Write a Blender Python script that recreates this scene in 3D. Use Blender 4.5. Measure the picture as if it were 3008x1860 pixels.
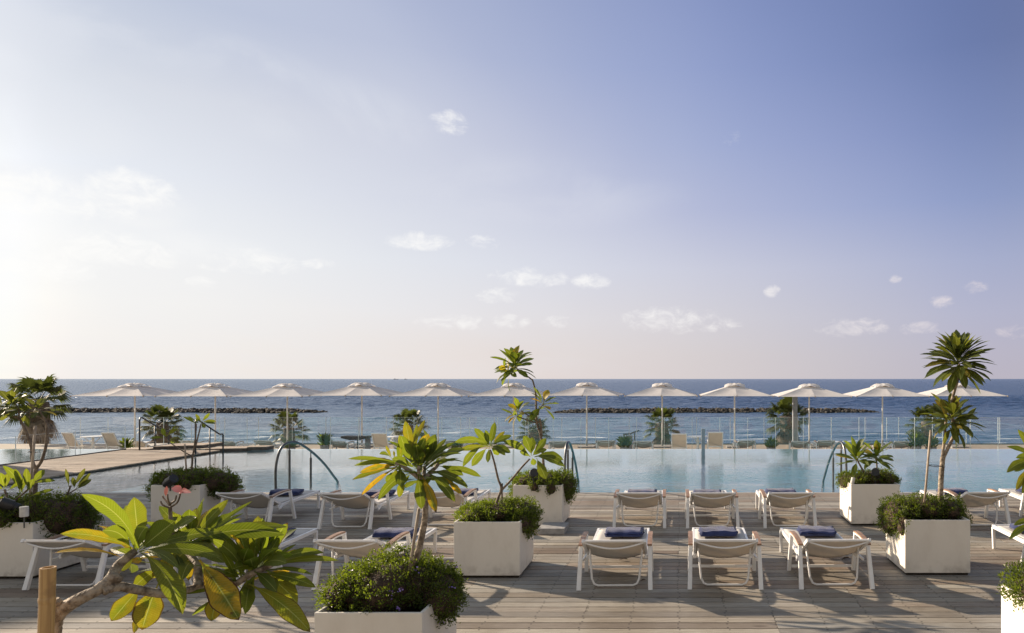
import bpy, math, random
import numpy as np
from mathutils import Vector, Matrix

for o in list(bpy.data.objects): bpy.data.objects.remove(o)
S = bpy.context.scene
COL = S.collection
R = math.radians
random.seed(7)
RNG = np.random.default_rng(7)

# ---------------------------------------------------------------- camera
F, CX, CY, H = 2045.0, 1993.0, 1113.0, 2.2      # focal, principal point (photo px), eye height
cam = bpy.data.cameras.new('camera'); cam_o = bpy.data.objects.new('camera', cam); COL.objects.link(cam_o)
cam.sensor_width = 36.0; cam.sensor_fit = 'HORIZONTAL'; cam.lens = 36.0 * F / 3008
cam.shift_x = (1504 - CX) / 3008; cam.shift_y = (CY - 930) / 3008
cam.clip_start = 0.05; cam.clip_end = 80000
cam_o.location = (0, 0, H); cam_o.rotation_euler = (R(90), 0, 0)
S.camera = cam_o

def P(u, v, Z): return Vector(((u - CX) / F * Z, Z, H - (v - CY) / F * Z))
def G(u, v, h=0.0):
    Z = (H - h) * F / (v - CY); return Vector(((u - CX) / F * Z, Z, h))

# ---------------------------------------------------------------- world, sun, exposure
SUN_AZ, SUN_EL = R(-64.5), R(19.0)               # azimuth measured from +Y towards +X
SUN = Vector((math.sin(SUN_AZ) * math.cos(SUN_EL), math.cos(SUN_AZ) * math.cos(SUN_EL), math.sin(SUN_EL)))
class NT:
    """tiny helper to wire shader nodes"""
    def __init__(s, tree): s.t = tree; s.n = tree.nodes; s.l = tree.links
    def node(s, typ, **kw):
        n = s.n.new(typ)
        for k, v in kw.items(): setattr(n, k, v)
        return n
    def set(s, sock, val):
        if isinstance(val, bpy.types.NodeSocket): s.l.new(val, sock)
        elif val is not None: sock.default_value = val
    def math(s, op, a, b=None, c=None, clamp=False):
        n = s.node('ShaderNodeMath', operation=op, use_clamp=clamp)
        s.set(n.inputs[0], a)
        if b is not None: s.set(n.inputs[1], b)
        if c is not None: s.set(n.inputs[2], c)
        return n.outputs[0]
    def vmath(s, op, a, b=None, out=0):
        n = s.node('ShaderNodeVectorMath', operation=op)
        s.set(n.inputs[0], a)
        if b is not None: s.set(n.inputs[1], b)
        return n.outputs[out]
    def mapr(s, x, a, b, c=0.0, d=1.0, smooth=True):
        n = s.node('ShaderNodeMapRange'); n.interpolation_type = 'SMOOTHSTEP' if smooth else 'LINEAR'
        s.set(n.inputs[0], x)
        for i, v in enumerate((a, b, c, d)): s.set(n.inputs[i + 1], v)
        return n.outputs[0]
    def mix(s, f, a, b, mode='MIX'):
        n = s.node('ShaderNodeMix', data_type='RGBA', blend_type=mode)
        s.set(n.inputs[0], f)
        for i, v in ((6, a), (7, b)):
            if isinstance(v, tuple) and len(v) == 3: v = v + (1,)
            s.set(n.inputs[i], v)
        return n.outputs[2]
    def noise(s, vec, scale, detail=3, rough=0.5, out=0, dist=0.0):
        n = s.node('ShaderNodeTexNoise')
        if vec is not None: s.set(n.inputs['Vector'], vec)
        n.inputs['Scale'].default_value = scale; n.inputs['Detail'].default_value = detail
        n.inputs['Roughness'].default_value = rough; n.inputs['Distortion'].default_value = dist
        return n.outputs[out]
    def mapping(s, vec, scale=(1, 1, 1), loc=(0, 0, 0), rot=(0, 0, 0)):
        n = s.node('ShaderNodeMapping'); s.set(n.inputs[0], vec)
        n.inputs[1].default_value = loc; n.inputs[2].default_value = rot; n.inputs[3].default_value = scale
        return n.outputs[0]
    def sep(s, v):
        n = s.node('ShaderNodeSeparateXYZ'); s.set(n.inputs[0], v); return n.outputs
    def comb(s, x, y, z):
        n = s.node('ShaderNodeCombineXYZ')
        for i, v in enumerate((x, y, z)): s.set(n.inputs[i], v)
        return n.outputs[0]
    def bump(s, h, strength=0.5, dist=0.01):
        n = s.node('ShaderNodeBump'); n.inputs['Strength'].default_value = strength
        n.inputs['Distance'].default_value = dist; s.set(n.inputs['Height'], h); return n.outputs[0]
    def geo(s, name='Position'): return s.node('ShaderNodeNewGeometry').outputs[name]
    def tc(s, name='Object'): return s.node('ShaderNodeTexCoord').outputs[name]
    def attr(s, name): return s.node('ShaderNodeAttribute', attribute_name=name)

EXPO = 0.95
K = 2 ** -EXPO
world = bpy.data.worlds.new('World'); S.world = world; world.use_nodes = True
w = NT(world.node_tree); w.n.clear()
sky = w.node('ShaderNodeTexSky', sky_type='NISHITA'); sky.sun_disc = False
sky.sun_elevation = SUN_EL; sky.sun_rotation = SUN_AZ; sky.altitude = 0
sky.air_density = 1.0; sky.dust_density = 1.0; sky.ozone_density = 2.2
d = w.vmath('NORMALIZE', w.tc('Generated'))
sx, sy, sz = w.sep(d)
el = w.math('MAXIMUM', sz, 0.0)
dsun = w.vmath('DOT_PRODUCT', d, tuple(SUN), out='Value')
azn = w.vmath('NORMALIZE', w.comb(sx, sy, 0.0))
sh = Vector((SUN.x, SUN.y, 0)).normalized()
daz = w.vmath('DOT_PRODUCT', azn, tuple(sh), out='Value')      # 1 below the sun, 0.43 ahead, ~0 at frame right
# measured daylight colours: sRGB at photo columns, per row, turned into world directions
TAB_U = [0, 500, 1000, 1500, 2000, 2500, 3000]
TAB = {35: [(203,210,226),(188,198,218),(172,182,212),(156,168,202),(135,150,196),(113,130,178),(96,112,160)],
 225: [(225,230,238),(214,218,228),(203,206,222),(174,184,214),(150,164,206),(130,146,193),(106,124,170)],
 425: [(234,239,248),(224,229,237),(214,218,229),(192,196,218),(164,176,212),(146,159,202),(120,137,184)],
 625: [(246,247,248),(236,239,246),(220,224,234),(206,209,225),(182,188,216),(163,174,210),(140,156,198)],
 785: [(250,250,248),(246,246,243),(233,236,240),(219,222,232),(204,206,222),(186,190,212),(164,172,204)],
 940: [(249,246,242),(247,244,240),(238,235,234),(228,224,226),(214,211,217),(196,195,208),(176,178,203)],
 1055: [(246,240,236),(244,240,236),(238,230,224),(230,220,216),(216,208,208),(200,195,201),(182,178,196)],
 1113: [(246,238,233),(243,238,233),(238,229,223),(230,219,215),(216,207,207),(200,194,199),(182,177,193)]}
def lin(c): return tuple(((x / 255) / 12.92 if x < 10.3 else ((x / 255 + .055) / 1.055) ** 2.4) for x in c)
ROWS = sorted(TAB)
def skycol(az, e):       # az, e in radians; colour from the table, clamped at its border
    u = CX + F * math.tan(max(-0.766, min(0.455, az))); v = CY - math.tan(e) * F / math.cos(max(-0.766, min(0.455, az)))
    v = max(35, min(1113, v)); u = max(0, min(2999.9, u)); fi = u / 500; i = int(fi); fi -= i
    k = max(j for j in range(len(ROWS)) if ROWS[j] <= v); k = min(k, len(ROWS) - 2); fv = (v - ROWS[k]) / (ROWS[k + 1] - ROWS[k])
    r = []
    for c_ in range(3):
        a = lin(TAB[ROWS[k]][i])[c_] * (1 - fi) + lin(TAB[ROWS[k]][i + 1])[c_] * fi; b = lin(TAB[ROWS[k + 1]][i])[c_] * (1 - fi) + lin(TAB[ROWS[k + 1]][i + 1])[c_] * fi
        r.append(a * (1 - fv) + b * fv)
    return Vector(r)
AZS = [-180, -140, -100, -64.5, -44, -38, -30, -20, -10, 0, 9, 18, 26, 60, 110, 150]
def azcol(az, e):
    back_low, back_hi = Vector((.66, .58, .46)), Vector((.42, .41, .42)); t_ = min(1, e / R(25)); bk_ = back_low.lerp(back_hi, t_)  # unseen sky behind the camera, warmed and brightened as added fill light
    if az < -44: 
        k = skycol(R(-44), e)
        sc_ = Vector((k.x * 2.0, k.y * 1.85, k.z * 1.6))  # unseen sun-side sky boosted as added warm fill and for sea glitter
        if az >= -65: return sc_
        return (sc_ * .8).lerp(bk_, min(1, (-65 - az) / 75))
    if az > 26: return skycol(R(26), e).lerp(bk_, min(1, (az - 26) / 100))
    return skycol(R(az), e)
tcoord = w.math('MULTIPLY_ADD', w.math('ARCTAN2', sx, sy), 1 / (2 * math.pi), 0.5)
ELS = [0.0, 2.0, 5.0, 9.0, 13.5, 18.5, 24.0, 30.0]
elev = w.math('ARCSINE', el)
cols = []
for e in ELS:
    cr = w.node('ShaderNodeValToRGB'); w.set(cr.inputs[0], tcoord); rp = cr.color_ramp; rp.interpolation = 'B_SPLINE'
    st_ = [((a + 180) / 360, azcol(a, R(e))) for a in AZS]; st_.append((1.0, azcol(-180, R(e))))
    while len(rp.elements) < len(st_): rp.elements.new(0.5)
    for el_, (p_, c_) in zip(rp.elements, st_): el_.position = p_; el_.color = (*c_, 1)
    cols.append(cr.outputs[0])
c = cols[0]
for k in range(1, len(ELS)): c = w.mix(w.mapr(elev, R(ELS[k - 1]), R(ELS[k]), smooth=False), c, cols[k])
# above the frame: Nishita model, warmed and brightened as added fill for shaded surfaces
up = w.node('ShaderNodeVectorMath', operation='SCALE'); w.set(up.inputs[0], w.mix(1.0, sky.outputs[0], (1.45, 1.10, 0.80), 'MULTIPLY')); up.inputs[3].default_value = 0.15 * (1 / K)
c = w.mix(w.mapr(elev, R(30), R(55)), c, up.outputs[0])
g = w.mapr(daz, -0.25, 0.85)
# soft high veil so that the gradient is not perfectly even
pv = w.vmath('DIVIDE', d, w.comb(w.math('ADD', el, 0.16), w.math('ADD', el, 0.16), w.math('ADD', el, 0.16)))
n1 = w.noise(w.mapping(pv, (0.9, 0.55, 1), (3.1, 0.4, 0)), 1.4, 4, 0.45, dist=0.4)
veil = w.math('MULTIPLY', w.mapr(n1, 0.30, 0.75), w.mapr(daz, 0.25, 0.8, 0.0, 0.18))
c = w.mix(veil, c, (0.80, 0.83, 0.89))
def _dirpx(u, v): return Vector(((u - CX) / F, 1, (CY - v) / F)).normalized()
az_ = w.math('ARCTAN2', sx, sy); sn = w.noise(w.mapping(d, (1, 1, 1.6), (2.3, .7, 1.1)), 5.5, 6, 0.55, dist=0.6); soft = None
for (u, v, ru, rv, am) in [(520, 190, 640, 120, 1.0), (950, 330, 420, 120, .7), (120, 330, 420, 150, .8), (200, 590, 460, 120, 1.0), (480, 720, 420, 70, .6), (1600, 560, 500, 120, .35)]:
    cr_ = math.hypot(u - CX, F); qa = w.math('POWER', w.math('DIVIDE', w.math('SUBTRACT', az_, math.atan2(u - CX, F)), F * ru / cr_ ** 2), 2.0)
    qe = w.math('POWER', w.math('DIVIDE', w.math('SUBTRACT', sz, _dirpx(u, v).z), rv / cr_), 2.0)
    q = w.math('MULTIPLY', w.math('SUBTRACT', 1.0, w.math('ADD', qa, qe), clamp=True), am); soft = q if soft is None else w.math('MAXIMUM', soft, q)
sf = w.math('MULTIPLY', w.mapr(soft, 0.0, 0.75), w.mapr(sn, 0.36, 0.62, 0.0, 0.55))
c = w.mix(sf, c, w.mix(w.mapr(sz, 0.12, 0.34), (0.96, 0.955, 0.945), (0.74, 0.77, 0.84)))
ksc = w.node('ShaderNodeVectorMath', operation='SCALE'); w.set(ksc.inputs[0], c); ksc.inputs[3].default_value = K
c = ksc.outputs[0]
# small cumulus puffs standing low over the sea
def dirpx(u, v): return Vector(((u - CX) / F, 1, (CY - v) / F)).normalized()
nz = w.noise(w.mapping(d, (1, 1, 1.7)), 34, 8, 0.66, dist=0.5)
tot = None
for (u, v, ru, rv, am) in [(1318, 362, 60, 36, .8), (1230, 708, 105, 28, .9), (1418, 712, 50, 22, .6), (385, 556, 150, 62, 1.0), (140, 580, 300, 80, .95), (300, 735, 260, 60, .8), (90, 780, 220, 50, .8), (760, 770, 160, 40, .6),
    (1545, 815, 110, 32, .85), (1735, 828, 60, 26, .9), (1640, 818, 35, 22, .7), (1465, 870, 70, 28, .7), (2268, 856, 26, 20, .9), (2632, 820, 24, 15, .85),
    (2865, 845, 42, 22, .7), (2765, 888, 44, 20, .9), (1975, 940, 150, 42, .75), (2120, 955, 80, 24, .5), (2500, 962, 120, 30, .65), (2705, 966, 70, 22, .6),
    (930, 772, 60, 18, .7), (320, 718, 100, 36, .7), (70, 770, 140, 30, .6), (1330, 945, 120, 26, .5), (1500, 945, 60, 24, .5), (590, 835, 60, 24, .5), (2980, 975, 60, 24, .5),
    (1640, 945, 50, 20, .4), (2150, 405, 45, 22, .35), (700, 790, 120, 26, .4)]:
    dv = w.vmath('SUBTRACT', d, tuple(dirpx(u, v)))
    a = w.math('ARCTAN2', sx, sy)
    a0 = math.atan2(u - CX, F); e0 = dirpx(u, v).z
    cosr = math.hypot(u - CX, F)
    su = F * ru / cosr ** 2; sv = rv / math.sqrt(cosr ** 2 + (CY - v) ** 2)
    qa = w.math('POWER', w.math('DIVIDE', w.math('SUBTRACT', a, a0), su), 2.0)
    qe = w.math('POWER', w.math('DIVIDE', w.math('SUBTRACT', sz, e0), sv), 2.0)
    q = w.math('MULTIPLY', w.math('SUBTRACT', 1.25, w.math('ADD', qa, qe), clamp=True), am)
    tot = q if tot is None else w.math('MAXIMUM', tot, q)
puff = w.mapr(w.math('ADD', w.math('MULTIPLY', tot, 0.30), nz), 0.54, 0.98, 0.0, 0.72)
puff = w.math('MULTIPLY', puff, w.mapr(tot, 0.0, 0.25))
pc = w.mix(w.mapr(daz, -0.2, 0.6), (0.78 * K, 0.68 * K, 0.70 * K), (1.02 * K, 1.01 * K, 0.985 * K))
c = w.mix(puff, c, pc)
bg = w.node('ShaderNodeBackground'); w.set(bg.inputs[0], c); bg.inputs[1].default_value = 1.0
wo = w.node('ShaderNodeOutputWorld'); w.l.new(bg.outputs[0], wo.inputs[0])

sl = bpy.data.lights.new('sun', 'SUN'); sl.energy = 5.0; sl.angle = R(0.55); sl.color = (1.0, 0.83, 0.64)
slo = bpy.data.objects.new('sun', sl); COL.objects.link(slo); slo.location = (-30, 14, 20)
slo.rotation_euler = SUN.to_track_quat('Z', 'Y').to_euler()
S.view_settings.view_transform = 'Standard'; S.view_settings.look = 'None'
S.view_settings.exposure = EXPO; S.view_settings.gamma = 1
S.render.engine = 'CYCLES'; S.cycles.max_bounces = 8; S.cycles.transparent_max_bounces = 24
S.cycles.use_denoising = True

# ---------------------------------------------------------------- materials
def new_mat(name):
    m = bpy.data.materials.new(name); m.use_nodes = True
    t = NT(m.node_tree); t.n.clear()
    out = t.node('ShaderNodeOutputMaterial')
    return m, t, out
def principled(t, color, rough=0.5, metal=0.0, normal=None, spec=0.5, **kw):
    p = t.node('ShaderNodeBsdfPrincipled')
    if isinstance(color, tuple) and len(color) == 3: color = color + (1,)
    t.set(p.inputs['Base Color'], color); t.set(p.inputs['Roughness'], rough); t.set(p.inputs['Metallic'], metal)
    t.set(p.inputs['Specular IOR Level'], spec)
    if normal is not None: t.set(p.inputs['Normal'], normal)
    for k, v in kw.items(): t.set(p.inputs[k.replace('_', ' ')], v)
    return p
def plain(name, a, b=None, scale=6, rough=0.5, metal=0.0, bumps=0.15, bscale=60, bdist=0.003, spec=0.5):
    m, t, out = new_mat(name)
    co = t.tc('Object')
    if b is None: b = tuple(x * 0.82 for x in a)
    f = t.mapr(t.noise(co, scale, 5, 0.6), 0.35, 0.65)
    col = t.mix(f, b, a)
    nrm = t.bump(t.noise(co, bscale, 3), bumps, bdist)
    p = principled(t, col, rough, metal, nrm, spec)
    t.l.new(p.outputs[0], out.inputs[0]); return m
M = {}
M['white_metal'] = plain('white_powder_coat', (0.80, 0.79, 0.78), (0.75, 0.74, 0.72), 9, 0.38)
M['teak'] = plain('teak_armrest', (0.34, 0.21, 0.135), (0.22, 0.13, 0.08), 25, 0.5)
M['steel'] = plain('brushed_steel', (0.14, 0.145, 0.15), (0.09, 0.095, 0.10), 8, 0.38, 1.0, 0.05)
M['dark_metal'] = plain('dark_metal', (0.05, 0.05, 0.05), (0.03, 0.03, 0.03), 10, 0.45)
M['dark_wood_edge'] = plain('weathered_dark_wood', (0.10, 0.08, 0.065), (0.05, 0.04, 0.035), 12, 0.7)
M['concrete'] = plain('grey_concrete', (0.33, 0.32, 0.31), (0.24, 0.235, 0.23), 14, 0.85, 0, 0.4, 120)
M['pillar_grey'] = plain('grey_painted_post', (0.27, 0.29, 0.32), (0.22, 0.24, 0.27), 6, 0.5)
M['soil'] = plain('dark_soil', (0.045, 0.032, 0.022), (0.02, 0.014, 0.01), 40, 0.95, 0, 1.0, 90, 0.02)
M['twig'] = plain('dry_twigs', (0.085, 0.05, 0.028), (0.03, 0.018, 0.012), 30, 0.9, 0, 0.8, 80, 0.02)
M['bark'] = plain('plumeria_bark', (0.40, 0.33, 0.25), (0.11, 0.08, 0.055), 26, 0.85, 0, 1.0, 60, 0.012)
M['bark_dark'] = plain('dark_plumeria_bark', (0.22, 0.17, 0.12), (0.09, 0.065, 0.045), 22, 0.8, 0, 0.9, 45, 0.006)
M['palm_bark'] = plain('palm_bark', (0.16, 0.13, 0.10), (0.06, 0.045, 0.035), 9, 0.9, 0, 1.0, 20, 0.05)
M['black_plastic'] = plain('black_lamp_housing', (0.022, 0.022, 0.024), (0.012, 0.012, 0.013), 20, 0.4)
M['white_plastic'] = plain('pale_lamp_housing', (0.62, 0.6, 0.56), (0.5, 0.48, 0.45), 20, 0.4)
M['cord'] = plain('black_tie', (0.02, 0.02, 0.02), (0.01, 0.01, 0.01), 20, 0.7)
M['flower_pink'] = plain('pink_petals', (0.85, 0.42, 0.36), (0.78, 0.26, 0.22), 12, 0.5)
M['flower_purple'] = plain('purple_petals', (0.30, 0.20, 0.55), (0.2, 0.12, 0.42), 12, 0.5)
M['hull'] = plain('ship_paint', (0.25, 0.26, 0.30), (0.2, 0.2, 0.24), 1, 0.6)

# planter paint
m, t, out = new_mat('planter_render'); co = t.geo()
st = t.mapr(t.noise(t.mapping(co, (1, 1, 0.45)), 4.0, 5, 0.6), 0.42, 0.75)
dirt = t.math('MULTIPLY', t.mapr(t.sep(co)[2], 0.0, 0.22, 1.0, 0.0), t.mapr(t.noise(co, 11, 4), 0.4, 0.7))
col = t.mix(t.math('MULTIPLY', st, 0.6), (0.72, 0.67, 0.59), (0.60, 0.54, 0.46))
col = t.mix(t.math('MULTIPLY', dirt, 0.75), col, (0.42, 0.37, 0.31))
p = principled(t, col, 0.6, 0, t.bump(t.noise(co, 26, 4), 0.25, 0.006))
t.l.new(p.outputs[0], out.inputs[0]); M['planter'] = m

# fabrics (thin, let some light through)
def fabric(name, a, b, trans, tr, weave=900, rough=0.85):
    m, t, out = new_mat(name); co = t.tc('Object')
    f = t.mapr(t.noise(co, 7, 4), 0.35, 0.65)
    col = t.mix(f, b, a)
    wv = t.noise(co, weave, 1)
    p = principled(t, col, rough, 0, t.bump(wv, 0.25, 0.001), 0.2)
    tb = t.node('ShaderNodeBsdfTranslucent'); t.set(tb.inputs[0], trans + (1,))
    mx = t.node('ShaderNodeMixShader'); mx.inputs[0].default_value = tr
    t.l.new(p.outputs[0], mx.inputs[1]); t.l.new(tb.outputs[0], mx.inputs[2]); t.l.new(mx.outputs[0], out.inputs[0])
    return m
M['sling'] = fabric('lounger_sling', (0.70, 0.67, 0.63), (0.66, 0.63, 0.59), (0.56, 0.48, 0.38), 0.26)
M['chair_sling'] = fabric('chair_sling', (0.46, 0.41, 0.35), (0.42, 0.37, 0.32), (0.40, 0.34, 0.27), 0.2)
M['canopy'] = fabric('parasol_canvas', (0.78, 0.76, 0.75), (0.73, 0.71, 0.70), (0.80, 0.77, 0.75), 0.40, 300)
m, t, out = new_mat('navy_terry_towel'); co = t.tc('Object')
n = t.noise(co, 260, 2); fo = t.noise(t.mapping(co, (1, 5, 5)), 4, 3)
col = t.mix(t.mapr(t.noise(co, 6, 3), 0.3, 0.7), (0.018, 0.027, 0.085), (0.036, 0.050, 0.140))
p = principled(t, col, 0.95, 0, t.bump(t.math('ADD', n, t.math('MULTIPLY', fo, 2.0)), 0.6, 0.006), 0.15)
t.set(p.inputs['Sheen Weight'], 0.25); t.l.new(p.outputs[0], out.inputs[0]); M['towel'] = m

# decking boards: grain along x, tone per board, screw pairs over each joist
def deck_mat(name, a, b, c_, joist=0.44, pitch=0.146, y0=0.0, screws=True, along='x'):
    m, t, out = new_mat(name)
    at = t.attr('board'); r, gch, bch = t.sep(at.outputs['Vector'])
    co = t.geo(); x, y, z = t.sep(co)
    if along == 'y': x, y = y, x
    sh = t.comb(t.math('ADD', x, t.math('MULTIPLY', r, 37.0)), t.math('ADD', y, t.math('MULTIPLY', gch, 11.0)), 0.0)
    gr = t.noise(t.mapping(sh, (1.2, 26, 1)), 3.0, 6, 0.62, dist=0.6)
    fine = t.noise(t.mapping(sh, (3, 160, 1)), 3.0, 4, 0.6)
    blot = t.noise(co, 1.1, 4, 0.55)
    col = t.mix(t.mapr(r, 0.0, 1.0, smooth=False), a, b)
    col = t.mix(t.mapr(gch, 0.55, 1.0), col, c_)
    col = t.mix(t.mapr(gr, 0.35, 0.72, 0.0, 0.75), col, t.mix(1.0, col, (0.52, 0.48, 0.45), 'MULTIPLY'))
    col = t.mix(t.mapr(fine, 0.4, 0.7, 0.0, 0.7), col, t.mix(1.0, col, (0.62, 0.6, 0.58), 'MULTIPLY'))
    col = t.mix(t.mapr(fine, 0.25, 0.42, 0.5, 0.0), col, (0.55, 0.52, 0.49))
    col = t.mix(t.mapr(blot, 0.42, 0.66, 0.0, 0.6), col, t.mix(1.0, col, (0.66, 0.61, 0.54), 'MULTIPLY'))
    col = t.mix(t.mapr(bch, 0.0, 1.0, 0.0, 0.95), col, t.mix(1.0, col, (0.68, 0.66, 0.65), 'MULTIPLY'))
    # knots and grime marks
    vo = t.node('ShaderNodeTexVoronoi'); t.set(vo.inputs['Vector'], t.mapping(sh, (0.7, 3.4, 1))); vo.inputs['Scale'].default_value = 1.0
    col = t.mix(t.mapr(vo.outputs['Distance'], 0.03, 0.075, 0.75, 0.0), col, (0.05, 0.035, 0.025))
    if screws:
        fx = t.math('SUBTRACT', t.math('FRACT', t.math('DIVIDE', t.math('ADD', x, 100.0 * joist + joist / 2), joist)), 0.5)
        fx = t.math('MULTIPLY', fx, joist)
        jx = t.math('MULTIPLY', t.math('SUBTRACT', r, 0.5), 0.03)
        fx = t.math('ADD', fx, jx)
        fy = t.math('MULTIPLY', t.math('SUBTRACT', t.math('FRACT', t.math('DIVIDE', t.math('ADD', y, 100 * pitch - y0), pitch)), 0.5), pitch)
        fy = t.math('SUBTRACT', t.math('ABSOLUTE', fy), pitch * 0.30)
        dd = t.math('SQRT', t.math('ADD', t.math('POWER', fx, 2.0), t.math('POWER', fy, 2.0)))
        col = t.mix(t.mapr(dd, 0.0070, 0.0120, 0.9, 0.0), col, (0.02, 0.017, 0.015))
    nrm = t.bump(t.math('ADD', gr, t.math('MULTIPLY', fine, 0.6)), 0.5, 0.004)
    p = principled(t, col, 0.66, 0, nrm, 0.35)
    t.l.new(p.outputs[0], out.inputs[0]); return m
M['deck'] = deck_mat('weathered_deck_boards', (0.47, 0.43, 0.355), (0.355, 0.34, 0.305), (0.31, 0.25, 0.195))
M['pier'] = deck_mat('sunbleached_pier_boards', (0.50, 0.40, 0.30), (0.42, 0.34, 0.26), (0.36, 0.28, 0.20), screws=False)

# leaves
def leaf_mat(name, dark, light, yellow, trans_g, trans_y, tr=0.5, rough=0.5, veins=True):
    m, t, out = new_mat(name)
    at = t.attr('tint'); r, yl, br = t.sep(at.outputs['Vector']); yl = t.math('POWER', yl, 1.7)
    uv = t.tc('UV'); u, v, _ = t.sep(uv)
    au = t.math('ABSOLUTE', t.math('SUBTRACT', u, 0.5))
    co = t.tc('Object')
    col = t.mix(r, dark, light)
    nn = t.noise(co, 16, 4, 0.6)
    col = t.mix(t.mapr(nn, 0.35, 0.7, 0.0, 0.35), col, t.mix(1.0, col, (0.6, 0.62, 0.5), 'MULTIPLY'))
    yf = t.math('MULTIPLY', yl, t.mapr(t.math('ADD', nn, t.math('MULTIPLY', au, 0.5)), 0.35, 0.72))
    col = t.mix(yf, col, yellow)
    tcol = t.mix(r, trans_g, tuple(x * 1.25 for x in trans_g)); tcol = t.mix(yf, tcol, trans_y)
    if veins:
        st = t.math('FRACT', t.math('SUBTRACT', t.math('MULTIPLY', v, 24.0), t.math('MULTIPLY', au, 5.0)))
        ln = t.mapr(t.math('ABSOLUTE', t.math('SUBTRACT', st, 0.5)), 0.0, 0.12, 1.0, 0.0)
        mid = t.mapr(au, 0.012, 0.035, 1.0, 0.0)
        ve = t.math('MAXIMUM', t.math('MULTIPLY', ln, 0.38), mid)
        col = t.mix(t.math('MULTIPLY', ve, 0.75), col, (0.34, 0.37, 0.12))
        tcol = t.mix(t.math('MULTIPLY', ve, 0.7), tcol, (0.52, 0.54, 0.12))
        hgt = t.math('SUBTRACT', t.math('ABSOLUTE', t.math('SUBTRACT', st, 0.5)), t.math('MULTIPLY', mid, 0.6))
        nrm = t.bump(hgt, 0.35, 0.004)
    else:
        nrm = None
    edge = t.math('MULTIPLY', t.mapr(t.math('ADD', t.math('MAXIMUM', au, t.math('MULTIPLY', t.math('SUBTRACT', v, 0.5), 0.98)), t.math('MULTIPLY', nn, 0.12)), 0.50, 0.53), br)
    spots = t.math('MULTIPLY', t.mapr(t.noise(co, 34, 5, 0.7), 0.60, 0.68), t.mapr(br, 0.5, 1.0))
    bf = t.math('MAXIMUM', edge, t.math('MULTIPLY', spots, 0.8))
    col = t.mix(bf, col, (0.07, 0.035, 0.015)); tcol = t.mix(bf, tcol, (0.09, 0.035, 0.01))
    p = principled(t, col, rough, 0, nrm, 0.28)
    tb = t.node('ShaderNodeBsdfTranslucent'); t.set(tb.inputs[0], tcol)
    if nrm is not None: t.set(tb.inputs['Normal'], nrm)
    mx = t.node('ShaderNodeMixShader'); mx.inputs[0].default_value = tr
    t.l.new(p.outputs[0], mx.inputs[1]); t.l.new(tb.outputs[0], mx.inputs[2]); t.l.new(mx.outputs[0], out.inputs[0])
    return m
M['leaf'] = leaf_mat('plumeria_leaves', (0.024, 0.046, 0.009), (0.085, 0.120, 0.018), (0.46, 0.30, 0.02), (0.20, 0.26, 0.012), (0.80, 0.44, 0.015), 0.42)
M['leaf_dark'] = leaf_mat('dark_plumeria_leaves', (0.030, 0.048, 0.012), (0.06, 0.085, 0.018), (0.28, 0.19, 0.03), (0.17, 0.19, 0.018), (0.4, 0.28, 0.03), 0.42)
M['cover'] = leaf_mat('ground_cover_leaves', (0.016, 0.026, 0.008), (0.075, 0.095, 0.022), (0.20, 0.19, 0.03), (0.20, 0.27, 0.015), (0.35, 0.30, 0.03), 0.38, 0.42, veins=False)
M['palm'] = leaf_mat('palm_fronds', (0.018, 0.030, 0.010), (0.045, 0.062, 0.018), (0.16, 0.13, 0.04), (0.10, 0.13, 0.02), (0.3, 0.24, 0.05), 0.35, 0.5, veins=False)
M['palm_dead_veiled'] = plain('glass_veiled_dead_fronds', (0.30, 0.26, 0.21), (0.18, 0.15, 0.12), 4, 0.9)  # lightened: the glass fence's pale veil over the big palm is in the colour
M['palm_old'] = plain('brown_hanging_fronds', (0.13, 0.10, 0.07), (0.06, 0.045, 0.03), 4, 0.9)
# bamboo and stakes
m, t, out = new_mat('bamboo'); co = t.tc('Object'); z = t.sep(co)[2]
f = t.noise(t.mapping(co, (60, 60, 1.5)), 1.5, 4)
col = t.mix(t.mapr(f, 0.35, 0.7), (0.52, 0.33, 0.13), (0.36, 0.21, 0.08))
col = t.mix(t.mapr(t.noise(co, 14, 5), 0.5, 0.7, 0, 0.6), col, (0.24, 0.14, 0.06))
p = principled(t, col, 0.42, 0, t.bump(f, 0.3, 0.002)); t.l.new(p.outputs[0], out.inputs[0]); M['bamboo'] = m
M['stake'] = plain('old_cane_stake', (0.42, 0.34, 0.25), (0.26, 0.20, 0.15), 18, 0.7)

def schlick(t, f0, normal=None, pw=5.0):
    g_ = t.node('ShaderNodeNewGeometry'); n_ = normal if normal is not None else g_.outputs['Normal']
    c_ = t.math('ABSOLUTE', t.vmath('DOT_PRODUCT', g_.outputs['Incoming'], n_, out='Value'))
    return t.math('MULTIPLY_ADD', t.math('POWER', t.math('SUBTRACT', 1.0, c_, clamp=True), pw), 1 - f0, f0, clamp=True)
# glass: clear pane with a faint milky film
m, t, out = new_mat('balustrade_glass')
tr = t.node('ShaderNodeBsdfTransparent'); t.set(tr.inputs[0], (0.992, 0.996, 0.995, 1))
gl = t.node('ShaderNodeBsdfGlossy'); t.set(gl.inputs[0], (1, 1, 1, 1)); gl.inputs['Roughness'].default_value = 0.02
df = t.node('ShaderNodeBsdfDiffuse'); t.set(df.inputs[0], (0.8, 0.82, 0.82, 1))
m1 = t.node('ShaderNodeMixShader'); t.l.new(schlick(t, .02), m1.inputs[0]); t.l.new(tr.outputs[0], m1.inputs[1]); t.l.new(gl.outputs[0], m1.inputs[2])
m2 = t.node('ShaderNodeMixShader'); m2.inputs[0].default_value = 0.004; t.l.new(m1.outputs[0], m2.inputs[1]); t.l.new(df.outputs[0], m2.inputs[2])
t.l.new(m2.outputs[0], out.inputs[0]); M['glass'] = m
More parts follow.
